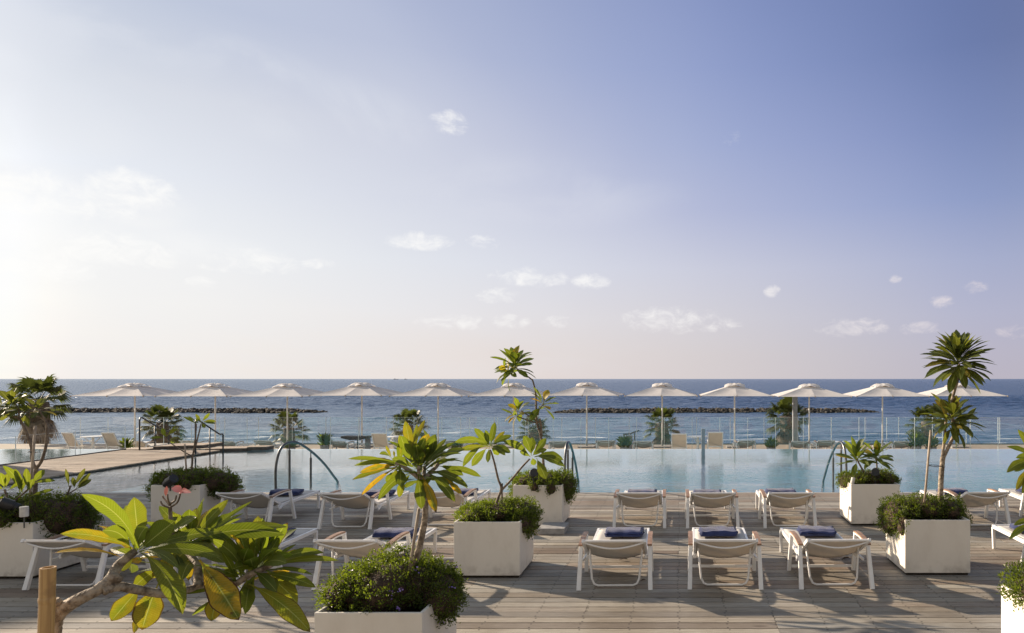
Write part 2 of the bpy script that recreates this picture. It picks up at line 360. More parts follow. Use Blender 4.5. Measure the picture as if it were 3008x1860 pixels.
M['glass_edge'] = plain('polished_glass_edge', (0.80, 0.86, 0.84), (0.72, 0.80, 0.78), 3, 0.25)
M['sling_dark_trim'] = plain('plum_tile', (0.5, 0.48, 0.46))
M['coping'] = plain('pool_coping_stone', (0.50, 0.47, 0.42), (0.42, 0.39, 0.35), 8, 0.6)

# pool water
m, t, out = new_mat('pool_water'); co = t.geo(); x, y, z = t.sep(co)
near = t.mapr(t.math('ADD', y, t.math('MULTIPLY', x, -0.08)), 14.2, 18.6, 1.0, 0.04)
patch = t.mapr(t.noise(co, 0.16, 3, 0.5, dist=0.5), 0.36, 0.62, 0.25, 1.0)
wv = t.math('ADD', t.noise(t.mapping(co, (0.7, 1.7, 1), rot=(0, 0, .2)), 3.0, 3, 0.6, dist=0.5), t.math('MULTIPLY', t.noise(t.mapping(co, (.7, 1.8, 1), rot=(0, 0, -.3)), 8.0, 3, 0.6), 0.45))
hgt = t.math('MULTIPLY', wv, t.math('MULTIPLY', near, patch))
bn = t.node('ShaderNodeBump'); bn.inputs['Strength'].default_value = 1.0; bn.inputs['Distance'].default_value = 0.15; t.set(bn.inputs['Height'], hgt)
gl = t.node('ShaderNodeBsdfGlossy'); gl.inputs[0].default_value = (1, 1, 1, 1); gl.inputs['Roughness'].default_value = 0.03; t.set(gl.inputs['Normal'], bn.outputs[0])
tr = t.node('ShaderNodeBsdfTransparent'); t.set(tr.inputs[0], (0.84, 0.98, 1.0, 1))
mx = t.node('ShaderNodeMixShader'); t.l.new(schlick(t, .03, bn.outputs[0], 3.7), mx.inputs[0]); t.l.new(tr.outputs[0], mx.inputs[1]); t.l.new(gl.outputs[0], mx.inputs[2])
t.l.new(mx.outputs[0], out.inputs[0]); M['pool_water'] = m
# pool tiles
m, t, out = new_mat('pool_tiles'); co = t.geo(); x, y, z = t.sep(co)
br = t.node('ShaderNodeTexBrick'); t.set(br.inputs['Vector'], co); br.offset = 0; br.inputs['Scale'].default_value = 1.0
br.inputs['Brick Width'].default_value = 0.1; br.inputs['Row Height'].default_value = 0.1; br.inputs['Mortar Size'].default_value = 0.004
br.inputs['Color1'].default_value = (0.22, 0.62, 0.74, 1); br.inputs['Color2'].default_value = (0.17, 0.57, 0.71, 1); br.inputs['Mortar'].default_value = (0.62, 0.75, 0.76, 1)
ca = t.node('ShaderNodeTexVoronoi'); ca.feature = 'DISTANCE_TO_EDGE'; t.set(ca.inputs['Vector'], t.vmath('ADD', co, t.noise(co, 1.3, 2, out=1))); ca.inputs['Scale'].default_value = 2.2
p = principled(t, br.outputs[0], 0.3); t.l.new(p.outputs[0], out.inputs[0]); M['pool_tiles'] = m
M['gutter'] = plain('white_pool_gutter', (0.72, 0.75, 0.76), (0.64, 0.68, 0.70), 3, 0.4)

# sea
m, t, out = new_mat('sea_water'); co = t.geo(); x, y, z = t.sep(co)
big = t.noise(t.mapping(co, (0.35, 1.0, 1)), 0.055, 4, 0.6)
med = t.noise(t.mapping(co, (0.45, 1.0, 1), (40, 7, 0), (0, 0, 0.2)), 0.33, 4, 0.6, dist=0.3)
sml = t.noise(t.mapping(co, (0.6, 1.0, 1), (9, 3, 0), (0, 0, -0.15)), 1.6, 3, 0.6)
hgt = t.math('ADD', t.math('MULTIPLY', big, 2.2), t.math('ADD', t.math('MULTIPLY', med, 1.0), t.math('MULTIPLY', sml, 0.22)))
lee = t.mapr(y, 120, 260, 0.55, 1.0)
nb = t.node('ShaderNodeBump'); nb.inputs['Strength'].default_value = 1.0; nb.inputs['Distance'].default_value = 1.1; t.set(nb.inputs['Height'], t.math('MULTIPLY', hgt, lee))
streak = t.noise(t.mapping(co, (0.012, 0.09, 1)), 1.0, 4, 0.6)
dist_ = t.vmath('LENGTH', co, out='Value')
bc = t.mix(t.mapr(streak, 0.35, 0.65), (0.016, 0.045, 0.105), (0.024, 0.060, 0.130))
bc = t.mix(t.mapr(y, 95, 260, 0.8, 0.0), bc, (0.03, 0.075, 0.12))
# foam lines of the small breakers along the beach
fy = t.math('ADD', y, t.math('MULTIPLY', t.noise(t.mapping(co, (0.05, 0.02, 1)), 1.0, 3), 30.0))
fl = t.math('FRACT', t.math('DIVIDE', fy, 9.5))
foam = t.math('MULTIPLY', t.mapr(fl, 0.0, 0.25, 1.0, 0.0), t.mapr(t.noise(t.mapping(co, (0.12, 0.5, 1)), 1.0, 6, 0.7), 0.50, 0.60))
foam = t.math('MULTIPLY', foam, t.mapr(y, 104, 142, 1.0, 0.0))
caps = t.math('MULTIPLY', t.mapr(t.noise(t.mapping(co, (0.08, 0.35, 1), (5, 1, 0)), 1.0, 6, 0.72), 0.70, 0.74), 0.35)
ff = t.math('MAXIMUM', foam, t.math('MULTIPLY', caps, t.mapr(y, 100, 420, 1.0, 0.0)))
dfb = t.node('ShaderNodeBsdfDiffuse'); t.set(dfb.inputs[0], bc); t.set(dfb.inputs['Normal'], nb.outputs[0])
gls = t.node('ShaderNodeBsdfGlossy'); gls.inputs[0].default_value = (0.90, 0.95, 1.0, 1); gls.inputs['Roughness'].default_value = 0.22; t.set(gls.inputs['Normal'], nb.outputs[0])
wp = t.node('ShaderNodeMixShader'); t.set(wp.inputs[0], t.math('MULTIPLY', schlick(t, .02, nb.outputs[0], 4.2), 0.62)); t.l.new(dfb.outputs[0], wp.inputs[1]); t.l.new(gls.outputs[0], wp.inputs[2])
fo = principled(t, (0.75, 0.77, 0.78), 0.8)
mx = t.node('ShaderNodeMixShader'); t.l.new(ff, mx.inputs[0]); t.l.new(wp.outputs[0], mx.inputs[1]); t.l.new(fo.outputs[0], mx.inputs[2])
t.l.new(mx.outputs[0], out.inputs[0]); M['sea'] = m
M['sand'] = plain('beach_sand', (0.46, 0.38, 0.27), (0.38, 0.31, 0.22), 0.6, 0.95, 0, 0.5, 4, 0.05)
M['paving'] = plain('terrace_paving', (0.36, 0.31, 0.25), (0.29, 0.25, 0.20), 1.5, 0.85, 0, 0.3, 20, 0.01)
m, t, out = new_mat('breakwater_rock'); co = t.geo()
col = t.mix(t.mapr(t.noise(co, 0.9, 4, 0.6), 0.35, 0.65), (0.018, 0.018, 0.017), (0.085, 0.072, 0.058))
col = t.mix(t.mapr(t.sep(co)[2], -7.0, -6.3, 0.8, 0.0), col, (0.018, 0.02, 0.018))
p = principled(t, col, 0.9, 0, t.bump(t.noise(co, 3, 4), 0.8, 0.2)); t.l.new(p.outputs[0], out.inputs[0]); M['rock'] = m

# ---------------------------------------------------------------- mesh builder
class MB:
    def __init__(s): s.v = []; s.f = []; s.uv = []; s.a = []; s.hasuv = False; s.hasa = False
    def add(s, vs, fs, uvs=None, att=None):
        o = len(s.v); s.v.extend([tuple(x) for x in vs]); s.f.extend([tuple(i + o for i in f) for f in fs])
        s.uv.extend(uvs if uvs is not None else [(0.0, 0.0)] * len(vs)); s.a.extend([att if att is not None else (0.5, 0, 0)] * len(vs))
        if uvs is not None: s.hasuv = True
        if att is not None: s.hasa = True
    def box(s, x0, x1, y0, y1, z0, z1, att=None, M4=None):
        vs = [Vector(p) for p in ((x0, y0, z0), (x1, y0, z0), (x1, y1, z0), (x0, y1, z0), (x0, y0, z1), (x1, y0, z1), (x1, y1, z1), (x0, y1, z1))]
        if M4: vs = [M4 @ p for p in vs]
        s.add(vs, [(0, 3, 2, 1), (4, 5, 6, 7), (0, 1, 5, 4), (1, 2, 6, 5), (2, 3, 7, 6), (3, 0, 4, 7)], att=att); return s
    def beam(s, p0, p1, w, h, side=None, w1=None, h1=None):
        """bar of section w (along side) x h between two points, may taper"""
        p0, p1 = Vector(p0), Vector(p1); ax = (p1 - p0).normalized()
        sd = Vector(side) if side else (Vector((1, 0, 0)) if abs(ax.x) < 0.9 else Vector((0, 1, 0)))
        n = ax.cross(sd).normalized(); sd = n.cross(ax).normalized()
        w1 = w if w1 is None else w1; h1 = h if h1 is None else h1
        vs = []
        for p, a, b in ((p0, w, h), (p1, w1, h1)):
            for i, j in ((-1, -1), (1, -1), (1, 1), (-1, 1)): vs.append(p + sd * (a / 2 * i) + n * (b / 2 * j))
        s.add(vs, [(0, 1, 2, 3), (7, 6, 5, 4), (0, 4, 5, 1), (1, 5, 6, 2), (2, 6, 7, 3), (3, 7, 4, 0)]); return s
    def tube(s, pts, rad, seg=8, caps=True, jit=0.0):
        pts = [Vector(p) for p in pts]; n = len(pts)
        rad = [rad] * n if isinstance(rad, (int, float)) else rad
        t0 = (pts[1] - pts[0]).normalized(); ref = Vector((0, 0, 1)) if abs(t0.z) < 0.9 else Vector((1, 0, 0))
        u = t0.cross(ref).normalized(); vs = []
        for i, p in enumerate(pts):
            t_ = (pts[min(i + 1, n - 1)] - pts[max(i - 1, 0)]).normalized()
            u = (u - t_ * u.dot(t_)).normalized(); v_ = t_.cross(u)
            for k in range(seg):
                a = 2 * math.pi * k / seg; rr = rad[i] * (1 + random.uniform(-jit, jit))
                vs.append(p + (u * math.cos(a) + v_ * math.sin(a)) * rr)
        fs = [(i * seg + k, i * seg + (k + 1) % seg, (i + 1) * seg + (k + 1) % seg, (i + 1) * seg + k) for i in range(n - 1) for k in range(seg)]
        if caps: fs += [tuple(reversed(range(seg))), tuple((n - 1) * seg + k for k in range(seg))]
        s.add(vs, fs); return s
    def grid(s, fn, nu, nv, att=None):
        vs = [fn(i / nu, j / nv) for j in range(nv + 1) for i in range(nu + 1)]
        uvs = [(i / nu, j / nv) for j in range(nv + 1) for i in range(nu + 1)]
        fs = [(j * (nu + 1) + i, j * (nu + 1) + i + 1, (j + 1) * (nu + 1) + i + 1, (j + 1) * (nu + 1) + i) for j in range(nv) for i in range(nu)]
        s.add(vs, fs, uvs, att); return s
    def build(s, name, mat, parent=None, origin=(0, 0, 0), smooth=False, attname='tint'):
        me = bpy.data.meshes.new(name); o = Vector(origin)
        me.from_pydata([(x - o.x, y - o.y, z - o.z) for x, y, z in s.v], [], s.f); me.update()
        if s.hasuv:
            ul = me.uv_layers.new(name='UVMap'); li = np.zeros(len(me.loops), dtype=np.int32); me.loops.foreach_get('vertex_index', li)
            ul.data.foreach_set('uv', np.array(s.uv, dtype=np.float32)[li].ravel())
        if s.hasa:
            at = me.attributes.new(attname, 'FLOAT_VECTOR', 'POINT'); at.data.foreach_set('vector', np.array(s.a, dtype=np.float32).ravel())
        if smooth: me.polygons.foreach_set('use_smooth', [True] * len(me.polygons))
        me.materials.append(mat)
        ob = bpy.data.objects.new(name, me); COL.objects.link(ob)
        if parent: ob.parent = parent
        else: ob.location = o
        return ob
def tag(o, label=None, cat=None, group=None, kind=None):
    if label: o['label'] = label
    if cat: o['category'] = cat
    if group: o['group'] = group
    if kind: o['kind'] = kind
    return o
def thing(name, loc, label, cat, group=None, rz=0.0):
    o = bpy.data.objects.new(name, None); COL.objects.link(o); o.location = loc; o.rotation_euler = (0, 0, rz); o.empty_display_size = 0.2
    return tag(o, label, cat, group)
def copy_tree(o, parent=None):
    c = o.copy(); COL.objects.link(c)
    if parent: c.parent = parent
    for ch in o.children: copy_tree(ch, c)
    return c
def bevel(ob, w=0.004, seg=2):
    b = ob.modifiers.new('bevel', 'BEVEL'); b.width = w; b.segments = seg; b.limit_method = 'ANGLE'; b.angle_limit = R(40); return ob
def struct(ob): ob['kind'] = 'structure'; return ob
def smoothpts(pts, n=6):
    """Catmull-Rom through control points"""
    pts = [Vector(p) for p in pts]; out = []
    for i in range(len(pts) - 1):
        a = pts[max(i - 1, 0)]; b = pts[i]; c_ = pts[i + 1]; d_ = pts[min(i + 2, len(pts) - 1)]
        for k in range(n):
            t_ = k / n
            out.append(0.5 * ((2 * b) + (c_ - a) * t_ + (2 * a - 5 * b + 4 * c_ - d_) * t_ ** 2 + (3 * b - a - 3 * c_ + d_) * t_ ** 3))
    out.append(pts[-1]); return out

# ---------------------------------------------------------------- setting: deck, pool, terrace, beach, sea
def boards(x0, x1, y0, y1, pitch, z, th=0.03, joist=0.44, gap=0.014, lens=(6, 9), seed=1):
    rr = random.Random(seed); mb = MB(); k = 0; y = y0
    while y < y1 - 0.01:
        x = x0 - rr.choice([0, 2, 4, 6]) * joist
        while x < x1:
            L = rr.randint(*lens) * joist
            xa, xb = max(x, x0), min(x + L, x1)
            if xb - xa > 0.02:
                att = (rr.random(), rr.random(), rr.random()); dz = rr.uniform(-0.0015, 0.0015)
                mb.box(xa + 0.002, xb - 0.002, y + gap / 2, min(y + pitch, y1) - gap / 2, z - th + dz, z + dz, att)
            x += L
        y += pitch
    return mb
PIT = 0.146
struct(boards(-16.72, 9.68, -0.584, 13.432, PIT, 0.0).build('deck', M['deck'], attname='board'))
mb = MB(); mb.box(-17.2, 10.2, -1.2, 13.42, -0.5, -0.045); mb.box(-17.2, 10.2, 13.42, 13.46, -0.5, -0.008)
struct(mb.build('deck_base', M['soil']))
mb = MB(); mb.box(-21.9, 16, 13.46, 13.50, -1.4, -0.002); struct(mb.build('pool_coping', M['coping']))
# pool basin (left basin, pier gap and right basin share the floor)
mb = MB()
mb.box(-21.9, 16, 13.50, 22.0, -1.5, -1.35)
mb.box(-21.9, 16, 22.0, 22.14, -1.5, -0.045)
mb.box(-22.1, -21.9, 13.5, 22.14, -1.5, 0.0); mb.box(16, 16.2, 13.5, 22.0, -1.5, 0.0)
struct(mb.build('pool_basin', M['pool_tiles']))
mb = MB(); mb.box(-21.9, 16, 13.5, 13.95, -1.35, -0.13); struct(mb.build('pool_ledge', M['gutter']))
mb = MB(); mb.grid(lambda u, v: Vector((-21.9 + 37.9 * u, 13.5 + 8.63 * v, -0.030)), 8, 4); struct(mb.build('pool_water', M['pool_water']))
# pier between the two basins
struct(boards(-17.05, -14.02, 12.9, 21.3, 0.12, 0.02, lens=(7, 7), seed=5).build('pier', M['pier'], attname='board'))
mb = MB(); mb.box(-17.0, -14.05, 12.9, 21.28, -0.6, -0.012); struct(mb.build('pier_base', M['dark_wood_edge']))
mb = MB(); mb.box(-45, -22.1, -1.2, 22.14, -1.3, -0.003); mb.box(-22.1, -17.2, -1.2, 13.46, -1.3, -0.006); struct(mb.build('side_terrace', M['paving']))
# lower terrace, beach, sea
mb = MB(); mb.box(-45, 30, 22.14, 31.5, -1.2, -0.75); struct(mb.build('terrace', M['paving']))
mb = MB()
mb.grid(lambda u, v: Vector((-320 + 640 * u, 31.5 + 90 * v ** 1.2, -3.4 - 4.8 * v + 0.12 * math.sin(u * 90) * math.sin(v * 8))), 60, 24)
mb.box(-45, 30, 31.50, 31.62, -3.6, -0.753)
struct(mb.build('beach', M['sand'], smooth=False))
def sea_mesh():
    x0, x1, y0, y1 = -330.0, 230.0, 84.0, 420.0; nx, ny = 560, 660
    X, Y = np.meshgrid(np.linspace(x0, x1, nx + 1), np.linspace(y0, y1, ny + 1)); rg = np.random.default_rng(4); Z = np.zeros_like(X)
    for k in range(34):
        lam = 1.7 * (1.063 ** k); ang = rg.normal() * .42 + .12; kx, ky = math.sin(ang) * 2 * math.pi / lam, math.cos(ang) * 2 * math.pi / lam
        ph = rg.uniform(0, 6.28) + 1.3 * np.sin(X / (lam * rg.uniform(3, 6)) + rg.uniform(0, 6)) * np.sin(Y / (lam * rg.uniform(4, 8)))
        env = .55 + .45 * np.sin(X / rg.uniform(11, 30) + rg.uniform(0, 6)) * np.sin(Y / rg.uniform(9, 25) + rg.uniform(0, 6))
        Z += .016 * lam ** .7 * np.sin(kx * X + ky * Y + ph) * env
    lee = np.clip((Y - 192) / 60, 0, 1) * .55 + .45; Z *= lee
    # low breakers rolling onto the beach
    sw = np.exp(-((Y - 108) / 14) ** 2); q = (Y + 3 * np.sin(X / 23) + 1.5 * np.sin(X / 7.3)) / 8.5; Z += .22 * sw * np.maximum(0, np.sin(q * 2 * math.pi)) ** 3 * (.6 + .4 * np.sin(X / 15))
    fade = np.clip(np.minimum(np.minimum((X - x0), (x1 - X)) / 20, (y1 - Y) / 60), 0, 1); Z *= fade
    V = np.stack([X, Y, Z - 7.0], -1).reshape(-1, 3); i, j = np.meshgrid(np.arange(nx), np.arange(ny)); a = (j * (nx + 1) + i).ravel()
    Fq = np.stack([a, a + 1, a + nx + 2, a + nx + 1], 1); n = len(V)
    far = 70000.0; ex = [(-far, y0, -7), (x0, y0, -7), (x1, y0, -7), (far, y0, -7), (-far, y1, -7), (x0, y1, -7), (x1, y1, -7), (far, y1, -7), (-far, far, -7), (x0, far, -7), (x1, far, -7), (far, far, -7), (-far, 60, -7.02), (far, 60, -7.02)]
    V = np.concatenate([V, np.array(ex)]); ef = [(0, 1, 5, 4), (2, 3, 7, 6), (4, 5, 9, 8), (5, 6, 10, 9), (6, 7, 11, 10)]
    Fq = np.concatenate([Fq, np.array(ef) + n]).astype(np.int32)
    me = bpy.data.meshes.new('sea'); me.vertices.add(len(V)); me.vertices.foreach_set('co', V.astype(np.float32).ravel())
    me.loops.add(Fq.size); me.loops.foreach_set('vertex_index', Fq.ravel()); me.polygons.add(len(Fq)); me.polygons.foreach_set('loop_start', np.arange(0, Fq.size, 4, dtype=np.int32))
    me.update(calc_edges=True); me.polygons.foreach_set('use_smooth', [True] * len(Fq)); me.materials.append(M['sea']); o = bpy.data.objects.new('sea', me); COL.objects.link(o); return struct(o)
sea_mesh()
mb = MB(); mb.box(-320, 320, -60, 31.4, -6.0, -2.0); struct(mb.build('ground', M['sand']))

# building just left of the frame: its shadow lies over the pier and the left loungers
T = thing('building', (-24.7, 18.2, 0), 'pale building just past the left frame edge, shading the pier and left loungers', 'building', rz=math.atan2(.885, .466) * -1)
BW, BD, BH = 4.5, 3.6, 7.2
mb = MB(); mb.box(-BW / 2, BW / 2, -BD / 2, BD / 2, 0, BH); mb.build('wall', M['planter'], T)
mb = MB(); mb.box(-BW / 2 - .1, BW / 2 + .1, -BD / 2 - .1, BD / 2 + .1, BH, BH + .12); rf_ = mb.build('roof', M['concrete'], T)
for sy_ in (-1, 1):
    for fx in (-1.2, 1.2):
        for fz in (1.0, 4.3):
            y_ = sy_ * BD / 2; mb = MB(); mb.box(fx - .55, fx + .55, y_ - .03, y_ + .03, fz, fz + 1.6); wn = mb.build('window', M['pillar_grey'], T)
            mb = MB(); mb.box(fx - .65, fx + .65, y_ - .08, y_ + .08, fz - .08, fz - .002); mb.build('sill', M['concrete'], wn)
# ---------------------------------------------------------------- breakwaters
def ico(seed):
    rr = random.Random(seed); t_ = (1 + 5 ** .5) / 2
    vs = [Vector(p).normalized() for p in ((-1, t_, 0), (1, t_, 0), (-1, -t_, 0), (1, -t_, 0), (0, -1, t_), (0, 1, t_), (0, -1, -t_), (0, 1, -t_), (t_, 0, -1), (t_, 0, 1), (-t_, 0, -1), (-t_, 0, 1))]
    fs = [(0, 11, 5), (0, 5, 1), (0, 1, 7), (0, 7, 10), (0, 10, 11), (1, 5, 9), (5, 11, 4), (11, 10, 2), (10, 7, 6), (7, 1, 8), (3, 9, 4), (3, 4, 2), (3, 2, 6), (3, 6, 8), (3, 8, 9), (4, 9, 5), (2, 4, 11), (6, 2, 10), (8, 6, 7), (9, 8, 1)]
    return [v * rr.uniform(0.75, 1.2) for v in vs], fs
ICOS = [ico(i) for i in range(12)]
def breakwater(xa, xb, Y, label, taperL=True, taperR=True, n=900, seed=3, top=0.95):
    rr = random.Random(seed); mb = MB()
    for i in range(n):
        f = rr.random(); x = xa + (xb - xa) * f
        e = 1.0
        if taperL: e = min(e, (x - xa) / 9.0)
        if taperR: e = min(e, (xb - x) / 9.0)
        e = max(e, 0.0) ** 0.6
        w_ = rr.uniform(-1, 1); zt = (1 - abs(w_) ** 1.3) * top * e
        y = Y + w_ * 4.5 + 1.2 * math.sin(x * 0.07)
        r = rr.uniform(0.4, 0.85) * (0.55 + 0.45 * e)
        vs, fs = ICOS[rr.randrange(12)]
        ro = Matrix.Rotation(rr.uniform(0, 6.28), 3, 'Z') @ Matrix.Rotation(rr.uniform(0, 3), 3, 'X')
        sc = Vector((rr.uniform(.8, 1.3), rr.uniform(.8, 1.2), rr.uniform(.6, .95)))
        mb.add([Vector((x, y, -7.0 + zt - 0.35 * r)) + Vector((p.x * sc.x, p.y * sc.y, p.z * sc.z)) * r for p in (ro @ q for q in vs)], fs)
    o = mb.build('breakwater', M['rock'], origin=((xa + xb) / 2, Y, -7)); tag(o, label, 'breakwater', 'rock breakwaters offshore')
breakwater(-215, -97.5, 192, 'long low breakwater of dark boulders off the left side, running out of frame', False, True, 1500, 3)
breakwater(-34, 55, 192, 'dark boulder breakwater in the sea behind the right-hand parasols', True, True, 1300, 9)
# distant ships on the horizon
for (u, L, lab) in ((1163, 60, 'tiny ship on the horizon, the longer of the two'), (1192, 34, 'tiny ship on the horizon, the shorter one to the right')):
    t_ = thing('distant_ship', P(u, 1112.5, 9000), lab, 'ship', 'ships on the horizon'); t_.location.z = -7
    mb = MB(); mb.add([(-L / 2, -4, 0), (L / 2, -4, 0), (L / 2 + 4, -4, 6), (-L / 2 - 2, -4, 5), (-L / 2, 4, 0), (L / 2, 4, 0), (L / 2 + 4, 4, 6), (-L / 2 - 2, 4, 5)],
                       [(0, 1, 2, 3), (5, 4, 7, 6), (3, 2, 6, 7), (1, 5, 6, 2), (4, 0, 3, 7)]); mb.build('hull', M['hull'], t_)
    mb = MB(); mb.box(-L / 3, -L / 8, -3, 3, 5, 13); mb.box(-L / 4, -L / 5, -1, 1, 13, 18); mb.build('bridge', M['white_metal'], t_)

# ---------------------------------------------------------------- sun loungers and towels
def make_lounger(name, group):
    T = thing(name, (0, 0, 0), None, 'sun lounger', group)
    WM = M['white_metal']
    mb = MB()
    for s in (-1, 1):
        mb.beam((s * .315, .34, .265), (s * .315, 1.62, .282), .030, .045, (1, 0, 0))
    mb.beam((-.33, 1.605, .282), (.33, 1.605, .282), .03, .045, (0, 1, 0)); mb.beam((-.31, .60, .265), (.31, .60, .265), .022, .022, (0, 1, 0))
    mb.beam((-.345, .715, .055), (.345, .715, .055), .022, .03, (0, 1, 0))
    for s in (-1, 1): mb.beam((s * .315, .55, .27), (s * .365, .30, .235), .018, .03)
    bevel(mb.build('seat_frame', WM, T), .004)
    for s in (-1, 1):
        bevel(MB().beam((s * .372, 0.0, 0.0), (s * .362, .135, .435), .046, .040, (1, 0, 0), .040, .036).build('leg', WM, T), .004)
        bevel(MB().beam((s * .372, .735, 0.0), (s * .362, .615, .445), .042, .040, (1, 0, 0), .038, .036).build('leg', WM, T), .004)
        bevel(MB().beam((s * .318, 1.575, 0.0), (s * .318, 1.60, .275), .036, .036, (1, 0, 0)).build('leg', WM, T), .004)
        a = MB()
        pts = [(s * .362, .11, .430), (s * .362, .25, .452), (s * .362, .45, .462), (s * .362, .635, .455)]
        for p_, q_ in zip(pts[:-1], pts[1:]): a.beam(p_, q_, .038, .022, (1, 0, 0))
        arm = bevel(a.build('armrest', WM, T), .003)
        a = MB(); pts = smoothpts([(s * .362, .10, .447), (s * .362, .25, .470), (s * .362, .45, .481), (s * .362, .60, .474)], 4)
        for p_, q_ in zip(pts[:-1], pts[1:]): a.beam(p_, q_, .050, .018, (1, 0, 0))
        a.build('wood_cap', M['teak'], arm)
    a = MB()
    def seat(u, v): 
        x = (u - .5) * .60; y = .40 + 1.2 * v
        return Vector((x, y, .303 - .016 * (1 - (2 * u - 1) ** 2) * math.sin(math.pi * min(1, max(0, v))) ** .5 + (.0 if v < 1 else -.01)))
    a.grid(seat, 10, 14); so = a.build('seat_sling', M['sling'], T, smooth=True)
    sm = so.modifiers.new('thick', 'SOLIDIFY'); sm.thickness = .003
    # reclining back: hinge at y=.60, top at y=-.05
    def bk(u, v, ins=0.0):
        x = (u - .5) * (.62 - ins); y = .42 - .51 * v; sag = .062 * (1 - (2 * u - 1) ** 2) * (1 - v) ** .8
        return Vector((x, y, .283 + .254 * v - sag))
    a = MB(); a.grid(lambda u, v: bk(u, v), 14, 10); bo = a.build('backrest', M['sling'], T, smooth=True)
    sm = bo.modifiers.new('thick', 'SOLIDIFY'); sm.thickness = .003
    a = MB()
    for s in (-1, 1): a.beam((s * .318, .43, .282), (s * .318, -.095, .540), .026, .034, (1, 0, 0))
    a.tube([bk(i / 12, .95) + Vector((0, -.012 - .01 * math.sin(math.pi * i / 12), -.008 - .055 * math.sin(math.pi * i / 12))) for i in range(13)], .009, 6); a.beam((-.31, -.085, .534), (.31, -.085, .534), .02, .02, (0, 1, 0))
    a.build('backrest_frame', WM, T)
    a = MB()
    pts = [(-.285, .21, .435), (-.262, .17, .20), (-.250, .145, .08), (-.225, .135, .030), (-.185, .132, .014), (.185, .132, .014), (.225, .135, .030), (.250, .145, .08), (.262, .17, .20), (.285, .21, .435)]
    a.tube(pts, .0115, 8); a.build('prop_stand', WM, T, smooth=True)
    return T
LG = 'white sun loungers on the deck'
proto = make_lounger('sun_lounger', LG)
front = 7.24; back = 10.22
LO = [ # x, y, rz, label
 (-0.664, 7.235, 0.02, 'white lounger beside the middle planter, left of the three nearest centre-right loungers', 'towel on the front lounger nearest the middle planter'),
 (0.49, 7.26, 0.0, 'white lounger in the middle of the three nearest centre-right loungers', 'towel on the middle one of the three nearest centre-right loungers'),
 (1.655, 7.27, 0.0, 'white lounger next to the right front planter, right of the three nearest ones', 'towel on the front lounger beside the right front planter'),
 (-0.575, 10.23, 0.0, 'pool-side white lounger, left one of the three between the two back planters', 'towel glimpsed over the left one of the three pool-side loungers'),
 (0.505, 10.23, 0.0, 'pool-side white lounger, middle one of the three between the two back planters', 'towel glimpsed over the middle one of the three pool-side loungers'),
 (1.645, 10.23, 0.015, 'pool-side white lounger, right one of the three between the two back planters', 'towel glimpsed over the right one of the three pool-side loungers'),
 (4.53, 10.28, 0.03, 'white lounger behind the tall double plumeria of the right front planter', 'towel behind the trunk of the tall double plumeria on the right'),
 (5.83, 10.4, 0.0, 'pool-side white lounger cut by the right edge of the frame', 'towel on the pool-side lounger cut by the right frame edge'),
 (4.41, 7.44, 0.0, 'front white lounger cut by the right edge, only its foot end showing', 'towel behind the yellow leaves at the right frame edge'),
 (-3.42, 7.24, 0.0, 'front white lounger just behind the flowering foreground shrub', 'towel on the front lounger behind the foreground plumeria trunk'),
 (-4.92, 7.22, 0.0, 'front white lounger mostly hidden behind the big yellow-green plumeria leaves', 'towel half hidden at the right tip of the big plumeria leaves'),
 (-6.42, 7.24, 0.0, 'front white lounger leftmost of its row, beside the left planter and bamboo', 'towel glimpsed between the stalks of the big plumeria leaves'),
 (-6.40, 10.22, 0.0, 'pool-side white lounger beside the left back planter, in deck shade', 'towel on the pool-side lounger beside the left back planter'),
 (-4.877, 10.16, 0.0, 'pool-side white lounger left of the foreground plumeria trunk', 'towel behind the yellow drooping leaves of the foreground plumeria'),
 (-3.55, 10.30, 0.0, 'pool-side white lounger right of the foreground plumeria trunk', 'towel to the right of the foreground plumeria, by the back centre planter'),
]
def towel_mesh(seed, w_=.45, d_=.27, h_=.078):
    rr = random.Random(seed); mb = MB(); n1, n2 = 22, 14
    ph = [rr.uniform(0, 6) for _ in range(6)]
    def fn(u, v):      # closed shell by sweeping a rounded-rect section (v) along x (u)
        x = (u - .5) * w_; a = v * 2 * math.pi - math.pi
        e = min(1, (1 - abs(2 * u - 1)) / .07); e = math.sqrt(max(0, 1 - (1 - e) ** 2)) if e < 1 else 1
        ca, sa = math.cos(a), math.sin(a)
        y = d_ / 2 * math.copysign(abs(ca) ** .45, ca) * (.55 + .45 * e if abs(2 * u - 1) > .9 else 1)
        z = h_ / 2 * math.copysign(abs(sa) ** .6, sa) * e
        fold = .004 * math.sin(a * 5 + ph[0]) * (1 if ca < 0 else .6) + .003 * math.sin(x * 40 + ph[1]) + .003 * math.sin(x * 17 + y * 30 + ph[2])
        z += fold * (1 if sa > 0 else 0) * e; y += .006 * math.sin(x * 23 + ph[3]) + .004 * math.sin(a * 6 + ph[4])
        return Vector((x + .006 * math.sin(y * 40 + ph[5]) + .01 * math.sin(a * 3), y, z + h_ / 2))
    mb.grid(fn, n1, 36); return mb
tms = [towel_mesh(i).build('towel', M['towel'], smooth=True) for i in range(3)]
used = [False] * 3
